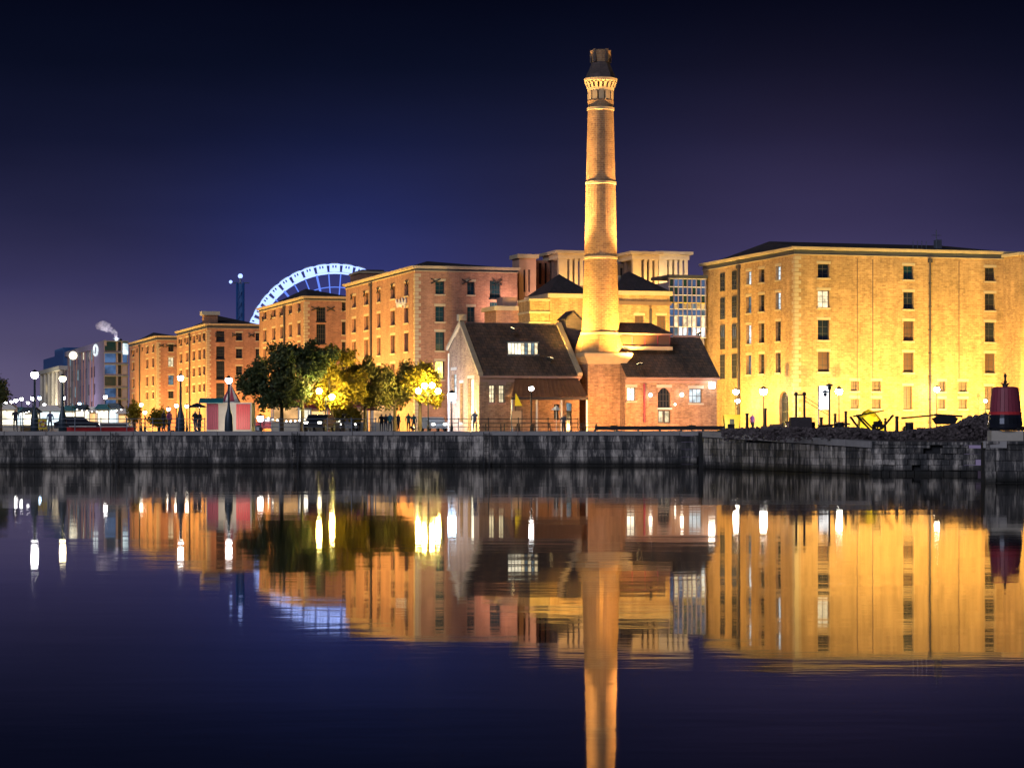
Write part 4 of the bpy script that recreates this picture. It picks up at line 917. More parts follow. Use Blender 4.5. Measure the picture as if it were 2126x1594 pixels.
for r in range(5):
    for i in range(4): m = MB(); m.box(.6, .78, 2+(D-3)*i/4, 4.5+(D-3)*i/4, 1.5+r*3.4, 3.6+r*3.4); m.build('window', 'pane_warm' if (i+r*2) % 3 == 0 else 'glass_dark', t)
flood('floodlight at the foot of the columned block', LW(f, -6, 8), LW(f, 0, 8, 8), 2600, (1, .9, .62), group='floodlights of the far left blocks')
f = Fr(217, 560); flood('floodlight below the grey terrace wing', LW(f, -14, 22), LW(f, 0, 22, 9), 1500, (.85, .72, 1.0), group='floodlights of the far left blocks')
# low roof vent and steam
vb = P(241, 706, 575); t = thing('steam_vent', 'roof vent pipe puffing pale steam above the glass office tower', 'vent', (vb.x, vb.y, Fr(217, 560).z(707)+G))
m = MB(); m.lathe([(.5, -.4), (.5, .9), (.75, .95), (.75, 1.2)], 10); m.build('vent_pipe', 'steel_grey', t)
m_ = bpy.data.materials.new('steam'); m_.use_nodes = True; tt = m_.node_tree; tt.nodes.clear(); MATS['steam'] = m_
o_ = N(tt, 'ShaderNodeOutputMaterial'); pv = N(tt, 'ShaderNodeVolumePrincipled'); pv.inputs['Color'].default_value = (1, .95, 1, 1)
gmn = N(tt, 'ShaderNodeNewGeometry'); nz = N(tt, 'ShaderNodeTexNoise'); setin(nz, Scale=.7, Detail=4.0); tt.links.new(gmn.outputs['Position'], nz.inputs['Vector'])
r_ = N(tt, 'ShaderNodeMapRange'); setin(r_, From_Min=.42, From_Max=.66, To_Min=0.0, To_Max=.9); tt.links.new(nz.outputs[0], r_.inputs[0]); tt.links.new(r_.outputs[0], pv.inputs['Density']); tt.links.new(pv.outputs[0], o_.inputs['Volume'])
pts = [P(x, y, 575) for x, y in ((241, 699), (238, 692), (232, 686), (224, 680), (214, 676), (205, 677))]; rad = [.5, .8, 1.0, 1.2, 1.3, .9]
m = MB(); c0 = pts[0]
for p, r in zip(pts, rad): m.sphere(tuple(p-c0), r, 10, 8)
bm_o = m.build('steam', 'steam', None, c0); bm_o['kind'] = 'stuff'; bm_o['label'] = 'pale plume of steam drifting left above the glass tower'
rm = bm_o.modifiers.new('r', 'REMESH'); rm.mode = 'VOXEL'; rm.voxel_size = .3
flood('added rooftop light, not a known lamp, brightening the steam', (vb.x+1.5, vb.y-3, Fr(217, 560).z(707)+G+.2), c0+Vector((-1, 0, 2)), 500, (1, .93, .97), group='floodlights of the far left blocks')  # lamp added only to make the steam pale; no known source there

# ------------------------------------------------------------------ trees
import numpy as np
rng = np.random.default_rng(5)
def tree(label, px, Y, crown, leaf, n=5200, ls=.17, seed=1, trunk=None, lean=0, group='trees along the quay'):
    """crown: list of (px, py, radius px) lobes"""
    rr = random.Random(seed); b = XG(px, Y); t = thing('tree', label, 'tree', b, 0, group)
    lobes = []
    for x, y, r in crown: p = P(x, y, Y)-b; lobes.append((p+Vector((0, rr.uniform(-1, 1)*r*.015*Y/240, 0)), r*Y/F))
    zc = min(l[0].z-l[1] for l in lobes); m = MB(); top = Vector((0, 0, max(1.6, zc+.5)))
    m.tube((0, 0, 0), top, .19, .13, n=8)
    for c0, r in lobes:
        mid_ = top.lerp(c0, .5)+Vector((rr.uniform(-.3, .3), rr.uniform(-.3, .3), 0)); m.tube(top-Vector((0, 0, .1)), mid_, .09, .06, n=6); m.tube(mid_, c0, .06, .03, n=5)
        for _ in range(3): e = c0+Vector((rr.uniform(-1, 1), rr.uniform(-1, 1), rr.uniform(-.4, 1))).normalized()*r*.8; m.tube(mid_.lerp(c0, .6), e, .035, .012, n=4)
    m.build('trunk', 'bark', t)
    # leaves: clumps inside lobes
    sub = []
    for c0, r in lobes:
        for _ in range(7):
            d_ = Vector((rr.gauss(0, 1), rr.gauss(0, 1), rr.gauss(0, 1))).normalized(); sub.append((c0+d_*r*rr.uniform(.45, .95), r*rr.uniform(.28, .52)))
    C_, Rr = np.array([tuple(l[0]) for l in sub]), np.array([l[1] for l in sub])
    pr = Rr**2/np.sum(Rr**2); nc = n//14
    k = rng.choice(len(sub), nc, p=pr); d = rng.normal(size=(nc, 3)); d /= np.linalg.norm(d, axis=1)[:, None]
    cc = C_[k]+d*(Rr[k]*rng.uniform(.25, 1.08, nc)**.6)[:, None]
    P_ = np.repeat(cc, 14, 0)+rng.normal(size=(nc*14, 3))*(.24*Y/240)
    M = len(P_); a = rng.normal(size=(M, 3)); a /= np.linalg.norm(a, axis=1)[:, None]; b_ = np.cross(a, rng.normal(size=(M, 3))); b_ /= np.linalg.norm(b_, axis=1)[:, None]
    s = (ls*rng.uniform(.6, 1.3, M))[:, None]
    V = np.stack([P_-a*s, P_-b_*s*.55, P_+a*s, P_+b_*s*.55], 1).reshape(-1, 3)
    me = bpy.data.meshes.new('crown'); me.vertices.add(len(V)); me.vertices.foreach_set('co', V.ravel()); me.loops.add(M*4); me.loops.foreach_set('vertex_index', np.arange(M*4, dtype=np.int32))
    me.polygons.add(M); me.polygons.foreach_set('loop_start', np.arange(0, M*4, 4, dtype=np.int32)); me.update(calc_edges=True); me.materials.append(MATS[leaf])
    link('crown', me, t)
    return t
tree('dark green leafy tree just right of the striped booth', 585, 206, [(530, 800, 24), (552, 768, 28), (585, 752, 30), (560, 812, 30), (600, 790, 34), (520, 775, 14), (540, 790, 26), (515, 812, 14), (590, 825, 22), (570, 730, 18), (505, 795, 14)], 'leaf_green', n=8200, seed=2)
tree('tall dark green tree behind, its top against the mid-row warehouse', 628, 214, [(615, 738, 26), (645, 738, 26), (640, 780, 34), (610, 815, 26), (676, 742, 18), (600, 800, 28), (630, 820, 22)], 'leaf_green', n=8000, seed=3)
tree('yellow lit tree with the glowing lamp in its crown', 690, 216, [(680, 778, 32), (712, 770, 28), (705, 808, 34), (735, 815, 26), (660, 815, 28), (690, 745, 22), (655, 785, 26), (725, 740, 14), (745, 790, 18), (700, 835, 20)], 'leaf_yellow', n=12000, seed=4)
tree('dim olive tree in the middle of the row', 758, 218, [(765, 790, 28), (788, 815, 26), (750, 820, 26), (800, 785, 16), (775, 772, 16), (740, 795, 20), (760, 760, 18), (735, 775, 18), (770, 835, 16)], 'leaf_olive', n=6500, seed=5)
tree('thin tree between the olive tree and the dazzling lamp', 820, 220, [(825, 800, 24), (845, 782, 22), (830, 825, 20), (808, 800, 18), (855, 815, 18), (800, 775, 18), (812, 825, 18), (850, 765, 14)], 'leaf_olive', n=4600, seed=6)
tree('pale yellow lit tree around the dazzling white lamp', 872, 219, [(870, 783, 26), (893, 800, 24), (880, 822, 22), (905, 825, 14), (855, 800, 20), (885, 775, 16)], 'leaf_yellow', n=9000, seed=7)
tree('dark bushy tree at the left edge', 2, 300, [(0, 815, 22), (-20, 800, 26)], 'leaf_green', n=2600, seed=8, group='small trees on the left')
tree('small yellow shrub at the foot of the dark-bay warehouse', 330, 262, [(330, 862, 12), (322, 872, 9), (340, 872, 9)], 'leaf_yellow', n=1800, seed=9, group='small trees on the left')
tree('small golden shrub at the foot of the farthest warehouse', 279, 270, [(279, 850, 10), (275, 862, 10)], 'leaf_yellow', n=1200, seed=10, group='small trees on the left')
tree('low golden bush under the yellow lit tree', 712, 226, [(700, 862, 12), (722, 858, 14), (740, 865, 9)], 'leaf_yellow', n=1800, seed=11)

# ------------------------------------------------------------------ booth, stalls, cars, people, railing
f = Fr(428, 196); t = thing('striped_booth', 'red and cream striped fairground booth on the quay, left of the dark green trees', 'booth', XG(428, 196), .0)
k = 196/F; bw = 94*k; bh = (894-838)*k+.15
m = MB(); m.box(0, bw, .15, 3.0, 0, bh); m.build('wall', 'stone_pale', t)
for a, b, mt in ((2, 25, 'maroon_paint'), (62, 91, 'red_paint')):
    n = 6
    for i in range(n): m = MB(); x = (a+(b-a)*i/n)*k; m.box(x+.01, x+(b-a)/n*k-.005, .04+.02*(i % 2), .14, .15, bh-.12); m.build('panel', mt, t)
m = MB(); m.add([(-14*k, -.5, bh-.05), (36*k, -.5, bh-.05), (36*k, .2, bh+.30), (-14*k, .2, bh+.30), (-14*k, -.5, bh+.0), (36*k, -.5, bh+.0), (36*k, .2, bh+.36), (-14*k, .2, bh+.36)], [(3, 2, 1, 0), (4, 5, 6, 7), (0, 1, 5, 4), (1, 2, 6, 5), (2, 3, 7, 6), (3, 0, 4, 7)]); m.build('awning', 'teal_paint', t)
cxm = 47*k; zb = bh+.1; zt = (894-800)*k+.1; n = 12
for i in range(n):
    a0 = 2*PI*i/n; a1 = 2*PI*(i+1)/n; m = MB(); rb = 20*k
    m.face([(cxm+rb*math.cos(a0), 1.4+rb*math.sin(a0), zb), (cxm+rb*math.cos(a1), 1.4+rb*math.sin(a1), zb), (cxm+.05*math.cos(a1), 1.4+.05*math.sin(a1), zt), (cxm+.05*math.cos(a0), 1.4+.05*math.sin(a0), zt)]); m.build('canopy_panel', 'maroon_paint' if i % 2 else 'paint_white', t)
m = MB(); m.lathe([(20*k, zb-.25), (20*k, zb)], 12, cx=cxm, cy=1.4); m.sphere((cxm, 1.4, zt+.1), .12, 8, 6); m.build('canopy_rim', 'paint_white', t)
flood('small floodlight washing the striped booth', XG(475, 191.5), XG(478, 196)+Vector((0, 0, 1.3)), 70, (1, .85, .7), group='floodlights of the far left blocks')

def stall(px, Y, w, h, label, mat, roof='paint_white', group='lit market stalls'):
    t = thing('market_stall', label, 'market stall', XG(px, Y), 0, group)
    m = MB(); m.box(-w/2, w/2, .9, 1.0, 0, h); m.box(-w/2, w/2, 0, .12, 0, .9); m.build('counter', 'stone_pale', t)
    m = MB(); m.box(-w/2+.15, w/2-.15, .75, .88, 1.05, h-.25); m.build('lit_back_panel', mat, t)
    for sx in (-1, 1): m = MB(); m.box(sx*w/2-.06, sx*w/2+.06, 0, .1, 0, h); m.build('post', 'paint_white', t)
    m = MB(); m.prism([(-w/2-.25, h), (w/2+.25, h), (w*.3, h+.7), (-w*.3, h+.7)], -.4, 1.4); m.build('roof', roof, t)
for i, a in enumerate(((6, 310, 3.4, 3.0, 'leftmost lit stall at the left edge', 'stall_light'), (34, 320, 2.8, 2.7, 'cool lit stall second from the left edge', 'stall_cool'), (62, 315, 2.4, 2.6, 'narrow lit stall behind the tall quay lamp', 'stall_light'), (103, 325, 3.4, 3.0, 'wide lit stall between the two tall quay lamps', 'stall_cool'),
    (143, 330, 1.6, 3.0, 'narrow cream lit stall right of the second quay lamp', 'stall_light'), (168, 335, 2.4, 3.2, 'lit stall with warm panel below the grey terrace', 'stall_light'), (190, 335, 2.0, 2.9, 'pinkish lit stall below the grey terrace', 'stall_orange'), (212, 330, 1.7, 3.2, 'cream lit stall below the round roof sign', 'stall_light'), (236, 335, 2.2, 3.4, 'cool lit stall below the blue glass tower', 'stall_cool'), (258, 330, 2.0, 2.6, 'orange lit stall beside the farthest warehouse', 'stall_orange'))):
    stall(a[0], a[1], a[2], a[3], a[4], a[5], roof=('paint_white', 'teal_paint', 'iron_blue')[i % 3])
for i, a in enumerate(((592, 232, 2.6, 2.6, 'warm lit cafe hut under the dark green trees', 'stall_orange'), (622, 236, 2.2, 2.4, 'second lit cafe hut under the trees', 'stall_light'), (655, 240, 2.4, 2.3, 'pinkish lit hut left of the glowing tree trunk', 'stall_orange'), (706, 244, 2.0, 2.2, 'bright cream hut under the golden bush', 'stall_light'), (745, 240, 1.8, 2.5, 'orange lit hut right of the glowing tree', 'stall_orange'), (796, 250, 2.4, 3.0, 'amber lit hut behind the standing people', 'stall_orange'))):
    stall(a[0], a[1], a[2], a[3], a[4], a[5], roof='maroon_paint', group='lit huts behind the trees')
# parasols
def parasol(px, Y, h, r, mat, label, closed=False):
    t = thing('parasol', label, 'parasol', XG(px, Y), 0, 'parasols on the quayside')
    m = MB(); m.tube((0, 0, 0), (0, 0, h), .04); m.lathe([(.3, 0), (.3, .08)], 10); m.build('pole', 'paint_white', t)
    for i in range(8):
        a0 = 2*PI*i/8; a1 = 2*PI*(i+1)/8; m = MB(); m.face([(r*math.cos(a0), r*math.sin(a0), h-.45), (r*math.cos(a1), r*math.sin(a1), h-.45), (0, 0, h)]); m.build('canopy_panel', mat, t)
parasol(1155, 228, 2.5, .55, 'paint_white', 'small white parasol on a thin pole before the pump house door')
parasol(409, 240, 2.9, 1.1, 'iron_blue', 'dark open parasol left of the striped booth')
parasol(640, 224, 2.7, 1.2, 'cloth_red', 'red parasol under the dark green trees')
parasol(768, 230, 2.5, 1.1, 'maroon_paint', 'maroon parasol under the olive tree')
# cars
def car(px, Y, rz, label, body, van=False):
    t = thing('parked_van' if van else 'parked_car', label, 'van' if van else 'car', XG(px, Y), rz, 'vehicles parked on the quayside')
    prof = [(-2.1, .35), (2.1, .35), (2.15, .75), (1.95, .95), (1.1, 1.0), (.55, 1.45), (-1.1, 1.47), (-1.75, 1.0), (-2.12, .9)] if not van else [(-2.4, .4), (2.4, .4), (2.45, .95), (2.2, 1.2), (1.6, 2.1), (-2.4, 2.15)]
    m = MB(); m.prism(prof, -.88, .88); m.build('body', body, t)
    g1 = [(1.0, 1.02), (.52, 1.40), (-1.05, 1.42), (-1.6, 1.02)] if not van else [(2.05, 1.25), (1.6, 2.0), (.7, 2.0), (.7, 1.25)]
    m = MB(); m.prism(g1, -.90, .90); m.build('window', 'glass_dark', t)
    for sx in (-1.3, 1.35):
        for sy in (-.9, .72): m = MB(); m.lathe([(.34, 0), (.34, .18)], 14); o = m.build('wheel', 'rubber', t, (sx, sy+.18, .34)); o.rotation_euler = (PI/2, 0, 0); m = MB(); m.lathe([(.2, -.01), (.2, .19)], 10); m.build('rim', 'steel_grey', o)
    for sy in (-.6, .6): m = MB(); m.box(2.1, 2.17, sy-.16, sy+.16, .68, .82); m.build('headlight', 'lamp_soft', t); m = MB(); m.box(-2.16, -2.1, sy-.16, sy+.16, .7, .85); m.build('tail_light', 'red_paint', t)
car(900, 238, -PI/2+.3, 'white car parked left of the pump house gable', 'paint_white')
car(664, 206, -PI/2-.2, 'black car parked on the quay under the glowing lamp', 'car_dark')
car(726, 240, -PI/2, 'silver car under the golden bush', 'car_silver')
car(612, 244, .05, 'silver car parked under the dark green trees', 'car_silver')
car(160, 230, .1, 'dark car behind the red barrier on the left', 'car_dark')
car(566, 240, PI, 'red hatchback parked just right of the striped booth', 'red_paint')
# people
def person_mesh(pose, jacket, trousers, hair='frame_dark'):
    me = bpy.data.meshes.new('person'); st = .26 if pose == 'walk' else .10; J = {}
    pts = [('pel', (0, 0, .95), .15), ('che', (0, 0, 1.32), .17), ('nek', (0, 0, 1.50), .065), ('hea', (0, -.02, 1.64), .105), ('top', (0, -.01, 1.72), .075),
           ('hl', (-.1, 0, .88), .10), ('kl', (-.12, -st*.5, .50), .07), ('al', (-.12, -st*.6 if pose == 'walk' else 0, .09), .045), ('tl', (-.13, -st*.6-.16, .04), .04),
           ('hr', (.1, 0, .88), .10), ('kr', (.12, st*.2, .50), .07), ('ar', (.12, st*.9 if pose == 'walk' else 0, .09), .045), ('tr', (.13, st*.9-.16 if pose == 'walk' else -.16, .04), .04),
           ('sl', (-.2, 0, 1.42), .075), ('el', (-.27, .04, 1.14), .052), ('wl', (-.26, -.10 if pose != 'phone' else -.22, .90 if pose != 'phone' else 1.25), .04),
           ('sr', (.2, 0, 1.42), .075), ('er', (.27, .03, 1.14), .052), ('wr', (.26, -.06, .90), .04)]
    e = ['pel che', 'che nek', 'nek hea', 'hea top', 'pel hl', 'hl kl', 'kl al', 'al tl', 'pel hr', 'hr kr', 'kr ar', 'ar tr', 'che sl', 'sl el', 'el wl', 'che sr', 'sr er', 'er wr']
    ix = {p[0]: i for i, p in enumerate(pts)}
    me.from_pydata([p[1] for p in pts], [tuple(ix[q] for q in s.split()) for s in e], [])
    o = bpy.data.objects.new('tmp', me); COL.objects.link(o); md = o.modifiers.new('s', 'SKIN'); sv = me.skin_vertices[0].data
    for i, p in enumerate(pts): sv[i].radius = (p[2], p[2]*.85)
    sv[0].use_root = True; sd = o.modifiers.new('d', 'SUBSURF'); sd.levels = 1
    dg = bpy.context.evaluated_depsgraph_get(); r = bpy.data.meshes.new_from_object(o.evaluated_get(dg)); bpy.data.objects.remove(o)
    r.materials.clear()
    for k in (trousers, jacket, 'skin', hair): r.materials.append(MATS[k])
    for p in r.polygons:
        z = p.center.z; x = abs(p.center.x)
        p.material_index = 2 if (z > 1.5 and z < 1.70 and p.center.y < .02) else 3 if z > 1.5 else 2 if (x > .2 and z < .94 and z > .8) else 1 if z > .92 else 0
        p.use_smooth = True
    return r
ppl = [(792, 232, 0, 'stand', 'cloth_dark', 'cloth_dark', 'person in black standing at the left of the group by the olive tree'), (801, 233, .4, 'stand', 'cloth_dark', 'cloth_denim', 'person in black jacket and jeans, second in the group'), (810, 231, -.5, 'stand', 'cloth_teal', 'cloth_dark', 'person in a dark teal coat in the group'),
       (819, 233, .3, 'phone', 'cloth_violet', 'cloth_denim', 'person in a violet jacket holding a phone'), (827, 232, .9, 'stand', 'cloth_dark', 'cloth_dark', 'person in black at the right of the group'), (848, 228, .2, 'walk', 'cloth_teal', 'cloth_dark', 'walking person in teal left of the white car'), (859, 228, -.2, 'walk', 'cloth_teal', 'cloth_denim', 'walking person in teal and jeans just left of the white car'),
       (733, 226, 1, 'stand', 'cloth_denim', 'cloth_dark', 'person in a blue top under the yellow lit tree'), (745, 229, -1, 'stand', 'cloth_violet', 'cloth_dark', 'person in purple under the yellow lit tree'), (986, 206, .1, 'stand', 'cloth_denim', 'cloth_dark', 'person in dark blue standing at the pump house corner'),
       (1170, 230, .3, 'stand', 'cloth_denim', 'cloth_dark', 'person in blue by the pump house door'), (405, 200, .6, 'walk', 'cloth_dark', 'cloth_denim', 'person in black walking left of the striped booth'), (414, 202, -.6, 'stand', 'cloth_dark', 'cloth_dark', 'person in black close to the striped booth'),
       (32, 192, .4, 'phone', 'cloth_dark', 'cloth_dark', 'person in black near the left edge behind the railing'), (1562, 236, .5, 'walk', 'cloth_violet', 'cloth_dark', 'person walking before the side of the yellow warehouse'), (104, 196, 0, 'walk', 'cloth_denim', 'cloth_dark', 'person in blue between the two tall quay lamps'),
       (340, 205, 1.2, 'walk', 'cloth_dark', 'cloth_dark', 'person in black walking under the farthest warehouse'), (352, 206, 1.0, 'walk', 'cloth_violet', 'cloth_denim', 'person in purple walking left of the third quay lamp')]
for x, Y, rz, pose, a, b, l in ppl:
    o = link('person', person_mesh(pose, a, b), None, XG(x, Y), rz); tag(o, l, 'person', 'people on the quayside'); s_ = R.uniform(.96, 1.06); o.scale = (s_, s_, s_)
# railing on the left quay
def railing(x0, x1, Y, step, label, mat='steel_grey', h=.95):
    a = XG(x0, Y); L = (x1-x0)*Y/F; t = thing('railing', label, 'railing', a)
    n = int(L/step); m = MB(); m.tube((0, 0, 0), (0, 0, h), .035, n=6); m.sphere((0, 0, h+.03), .06, 6, 4); pm_ = m.mesh('post', mat)
    for i in range(n+1): link('post', pm_, t, (L*i/n, 0, 0))
    for z in (h*.35, h*.68, h): m = MB(); m.tube((0, 0, z), (L, 0, z), .022 if z < h else .03, n=5); m.build('rail', mat, t)
railing(-60, 425, 185.4, 1.8, 'grey metal railing along the left quay edge')
railing(530, 780, 185.6, 1.8, 'grey metal railing along the quay before the trees')
railing(890, 1200, 185.6, 2.0, 'thin dark railing on the quay before the pump house', 'iron')
# black kerb beam in front of right hall
a = XG(1236, 186.2); m = MB(); L = 268*186.2/F
o = None; t = thing('quay_barrier', 'long low black barrier beam on the quay before the right pump hall', 'barrier', a)
m.box(0, L, 0, .25, .12, .40); m.build('beam', 'iron', t)
for i in range(7): m = MB(); m.box(L*i/6-.08, L*i/6+.08, .02, .22, 0, .115); m.build('foot', 'iron', t)
# red and white barrier, lifebuoy board on the left
t = thing('boat', 'low red and white tour boat lying behind the left railing', 'boat', XG(140, 193)); k = 193/F; L = 138*k
m = MB(); n = 14
vs = []; 
for i in range(n+1):
    s = i/n; x = L*s; w = .9*math.sin(PI*min(1, .12+s*.88))**.5; vs += [(x, -w*.7, .0), (x, -w, .32), (x, w, .32), (x, w*.7, .0)]
fs = [];
for i in range(n): 
    a = i*4; fs += [(a, a+4, a+5, a+1), (a+1, a+5, a+6, a+2), (a+2, a+6, a+7, a+3), (a+3, a+7, a+4, a)]
fs += [(0, 1, 2, 3), (n*4+3, n*4+2, n*4+1, n*4)]; m.add(vs, fs); m.build('hull', 'red_paint', t)
m = MB(); m.box(L*.5, L*.93, -.6, .6, .33, .62); m.build('cabin', 'paint_white', t); m = MB(); m.box(L*.48, L*.96, -.7, .7, .625, .70); m.build('cabin_roof', 'paint_white', t)
m = MB(); m.box(L*.52, L*.91, -.62, .62, .42, .56); m.build('window', 'glass_dark', t); m = MB(); m.box(0.3, L*.46, -.93, -.86, .33, .42); m.build('gunwale', 'paint_white', t)
t = thing('lifebuoy_board', 'yellow board with a red lifebuoy beside the tall lamp base at the far left', 'lifebuoy', XG(88, 185.9)); m = MB(); m.box(-.33, .33, .05, .10, .15, .95); m.build('board', 'yellow_paint', t); m = MB()
for k_ in range(16): a, b = 2*PI*k_/16, 2*PI*(k_+1)/16; m.tube((.22*math.cos(a), 0, .55+.22*math.sin(a)), (.22*math.cos(b), 0, .55+.22*math.sin(b)), .05, n=6, mat='red_paint' if (k_//2) % 2 else 'paint_white')
m.build('lifebuoy_ring', None, t); m = MB(); m.tube((0, .07, 0), (0, .07, .2), .04); m.build('post', 'iron', t)

# picnic tables before the pump house
def bench(px, Y, label):
    t = thing('picnic_table', label, 'picnic table', XG(px, Y), R.uniform(-.2, .2), 'picnic tables before the pump house')
    for i in range(4): m = MB(); m.box(-.9, .9, -.36+i*.18, -.2+i*.18, .72, .76); m.build('tabletop_plank', 'timber_dark' if i % 2 else 'shutter', t)
    for sy in (-.75, .6): m = MB(); m.box(-.9, .9, sy, sy+.16, .43, .47); m.build('seat', 'shutter', t)
    for sx in (-.7, .7):
        m = MB(); m.tube((sx, -.72, 0), (sx, -.2, .72), .04); m.tube((sx, .72, 0), (sx, .2, .72), .04); m.tube((sx, -.7, .4), (sx, .7, .4), .035); m.build('leg', 'timber_dark', t)
for a in ((1024, 222, 'leftmost picnic table below the lit pump house windows'), (1063, 220, 'picnic table just left of the porch'), (1090, 219, 'picnic table at the foot of the porch lamp'), (1125, 219, 'picnic table right of the porch lamp'), (1200, 221, 'picnic table beside the chimney pedestal'), (1222, 218, 'picnic table before the chimney pedestal')): bench(*a)
t = thing('notice_board', 'blank dark menu board standing left of the porch', 'notice board', XG(1073, 221)); m = MB(); m.box(-.45, .45, 0, .06, .5, 1.9); m.build('board', 'stone_pink', t); m = MB(); m.box(-.5, -.44, 0, .07, 0, 2); m.box(.44, .5, 0, .07, 0, 2); m.build('post', 'iron', t)
t = thing('notice_board', 'yellow triangular notice board under the left of the porch roof', 'notice board', XG(1077, 223)); m = MB(); m.prism([(-.35, 2.4), (.35, 2.4), (-.3, 3.6)], 0, .05); m.build('board', 'yellow_paint', t); m = MB(); m.box(-.33, -.27, .06, .11, 0, 3.5); m.build('post', 'iron', t)

# ------------------------------------------------------------------ right terrace clutter
def gz(Y): return 2.05+(G-2.05)*max(0, min(1, (Y-148)/36.0))
def rocks(name, label, pts, n, rmin, rmax, seed):
    rr = random.Random(seed); m = MB()
    for _ in range(n):
        i = rr.randrange(len(pts)-1); s = rr.random(); x = pts[i][0]+(pts[i+1][0]-pts[i][0])*s; ytop = pts[i][1]+(pts[i+1][1]-pts[i][1])*s; Y = rr.uniform(150, 172)
        zt = CAMZ+(HY-ytop)*Y/F; zb_ = gz(Y)-.1; z = zb_+(zt-zb_)*rr.random()**.7
        c0 = XG(x, Y, z); r = rr.uniform(rmin, rmax); k0 = len(m.v); m.sphere(c0, r, 6, 4, sz=rr.uniform(.5, .9))
        for k_ in range(k0, len(m.v)): v = m.v[k_]; m.v[k_] = (v[0]+rr.uniform(-.3, .3)*r, v[1]+rr.uniform(-.3, .3)*r, v[2]+rr.uniform(-.25, .25)*r)
    o = m.build(name, 'rubble'); o['kind'] = 'stuff'; o['label'] = label
    return o
rocks('rubble', 'low scattered dark stone rubble along the right terrace', [(1560, 890), (1640, 888), (1700, 889), (1760, 888), (1800, 891), (1850, 899), (1900, 893), (1960, 886), (2000, 882), (2045, 876)], 2600, .04, .16, 4)
rocks('rubble_heap', 'dark rubble heap rising against the maroon buoy', [(1985, 882), (2010, 866), (2050, 862), (2060, 875)], 900, .05, .2, 6)
rocks('rubble', 'low strip of dark rubble right of the pump hall', [(1500, 890), (1580, 889), (1660, 889)], 600, .04, .13, 7)
# mound cores so the heaps read solid
def mound(px0, px1, Y, tops, label):
    m = MB(); n = len(tops); vs = []
    for i, y in enumerate(tops):
        px_ = px0+(px1-px0)*i/(n-1); p = XG(px_, Y); zt = CAMZ+(HY-y)*(Y+2)/F
        vs += [(p.x, Y-4, gz(Y-4)-.15), (p.x, Y-1.2, (gz(Y)+zt)/2), (p.x, Y+2, zt), (p.x, Y+6, gz(Y)-.1)]
    fs = []
    for i in range(n-1):
        a = i*4
        for j in range(3): fs.append((a+j, a+4+j, a+5+j, a+1+j))
    m.add(vs, fs); o = m.build('earth_mound', 'rubble'); tag(o, label, 'mound')
mound(1690, 2065, 160, [897, 894, 893, 895, 894, 898, 902, 898, 895, 890, 886, 881, 874, 869, 870], 'dark earth mound running along the terrace up to the maroon buoy')
mound(1495, 1700, 170, [893, 890, 888, 889, 888, 888, 892], 'low dark earth bank right of the pump hall')
# sluice frame on box
Y = 163; b = XG(1662, Y, gz(Y)); t = thing('sluice_frame', 'black iron frame of two knobbed posts on a dark box, with stay rods', 'sluice gear', b); k = Y/F
m = MB(); m.box(-22*k, 22*k, -.5, .5, 0, (902-866)*k+CAMZ-gz(Y)); m.build('box', 'timber_dark', t); zt = (902-866)*k+CAMZ-gz(Y); ze = (902-818)*k+CAMZ-gz(Y)
for x in (-9, 8): m = MB(); m.tube((x*k, 0, zt), (x*k, 0, ze), .075, n=8); m.sphere((x*k, 0, ze+.03), .13, 8, 6); m.build('post', 'iron', t)
m = MB(); m.tube((-14*k, 0, ze-.05), (12*k, 0, ze-.05), .04); m.build('crossbar', 'iron', t)
for dz in (0, -.25): m = MB(); m.tube((9*k, 0, ze-.2+dz), (60*k, 0, zt+.35+dz), .022); m.build('stay_rod', 'iron', t)
# banner + its lamp
Y = 236; b = XG(1711, Y); k = Y/F; t = thing('white_banner', 'tall blank white banner on a pole before the yellow warehouse', 'banner', b)
m = MB(); m.box(-11*k, 10*k, .0, .04, (895-848)*k, (895-802)*k+.1); m.build('banner_sheet', 'banner', t) if False else m.build('banner_sheet', 'paint_white', t); m = MB(); m.tube((-11.5*k, 0, 0), (-11.5*k, 0, (895-800)*k), .06); m.tube((10.5*k, 0, 0), (10.5*k, 0, (895-800)*k), .06); m.build('pole', 'iron', t)
flood('small light aimed at the white banner', XG(1711, Y-4), XG(1711, Y)+Vector((0, 0, 3.2)), 700, (.92, .95, 1.0), group='lights of the yellow warehouse quay')
Y = 200; b = XG(1722, Y, G); k = Y/F; t = thing('double_lamp_post', 'dark post with two unlit hooded lanterns beside the white banner', 'lamp post', b); h = (894-800)*k
m = MB(); m.tube((0, 0, 0), (0, 0, h), .09, .07, n=8); m.tube((0, 0, h-.5), (-.3, 0, h-.45), .04); m.build('post', 'iron_blue', t)
for x, z, s_ in ((0, h, .36), (-.35, h-.55, .3)): m = MB(); m.lathe([(s_, z), (s_*.7, z+.13), (.05, z+.22)], 10, cx=x); m.build('lantern_hood', 'iron_blue', t); m = MB(); m.lathe([(.13, z-.3), (.16, z-.02)], 8, cx=x); m.build('lantern_glass', 'glass_dark', t)
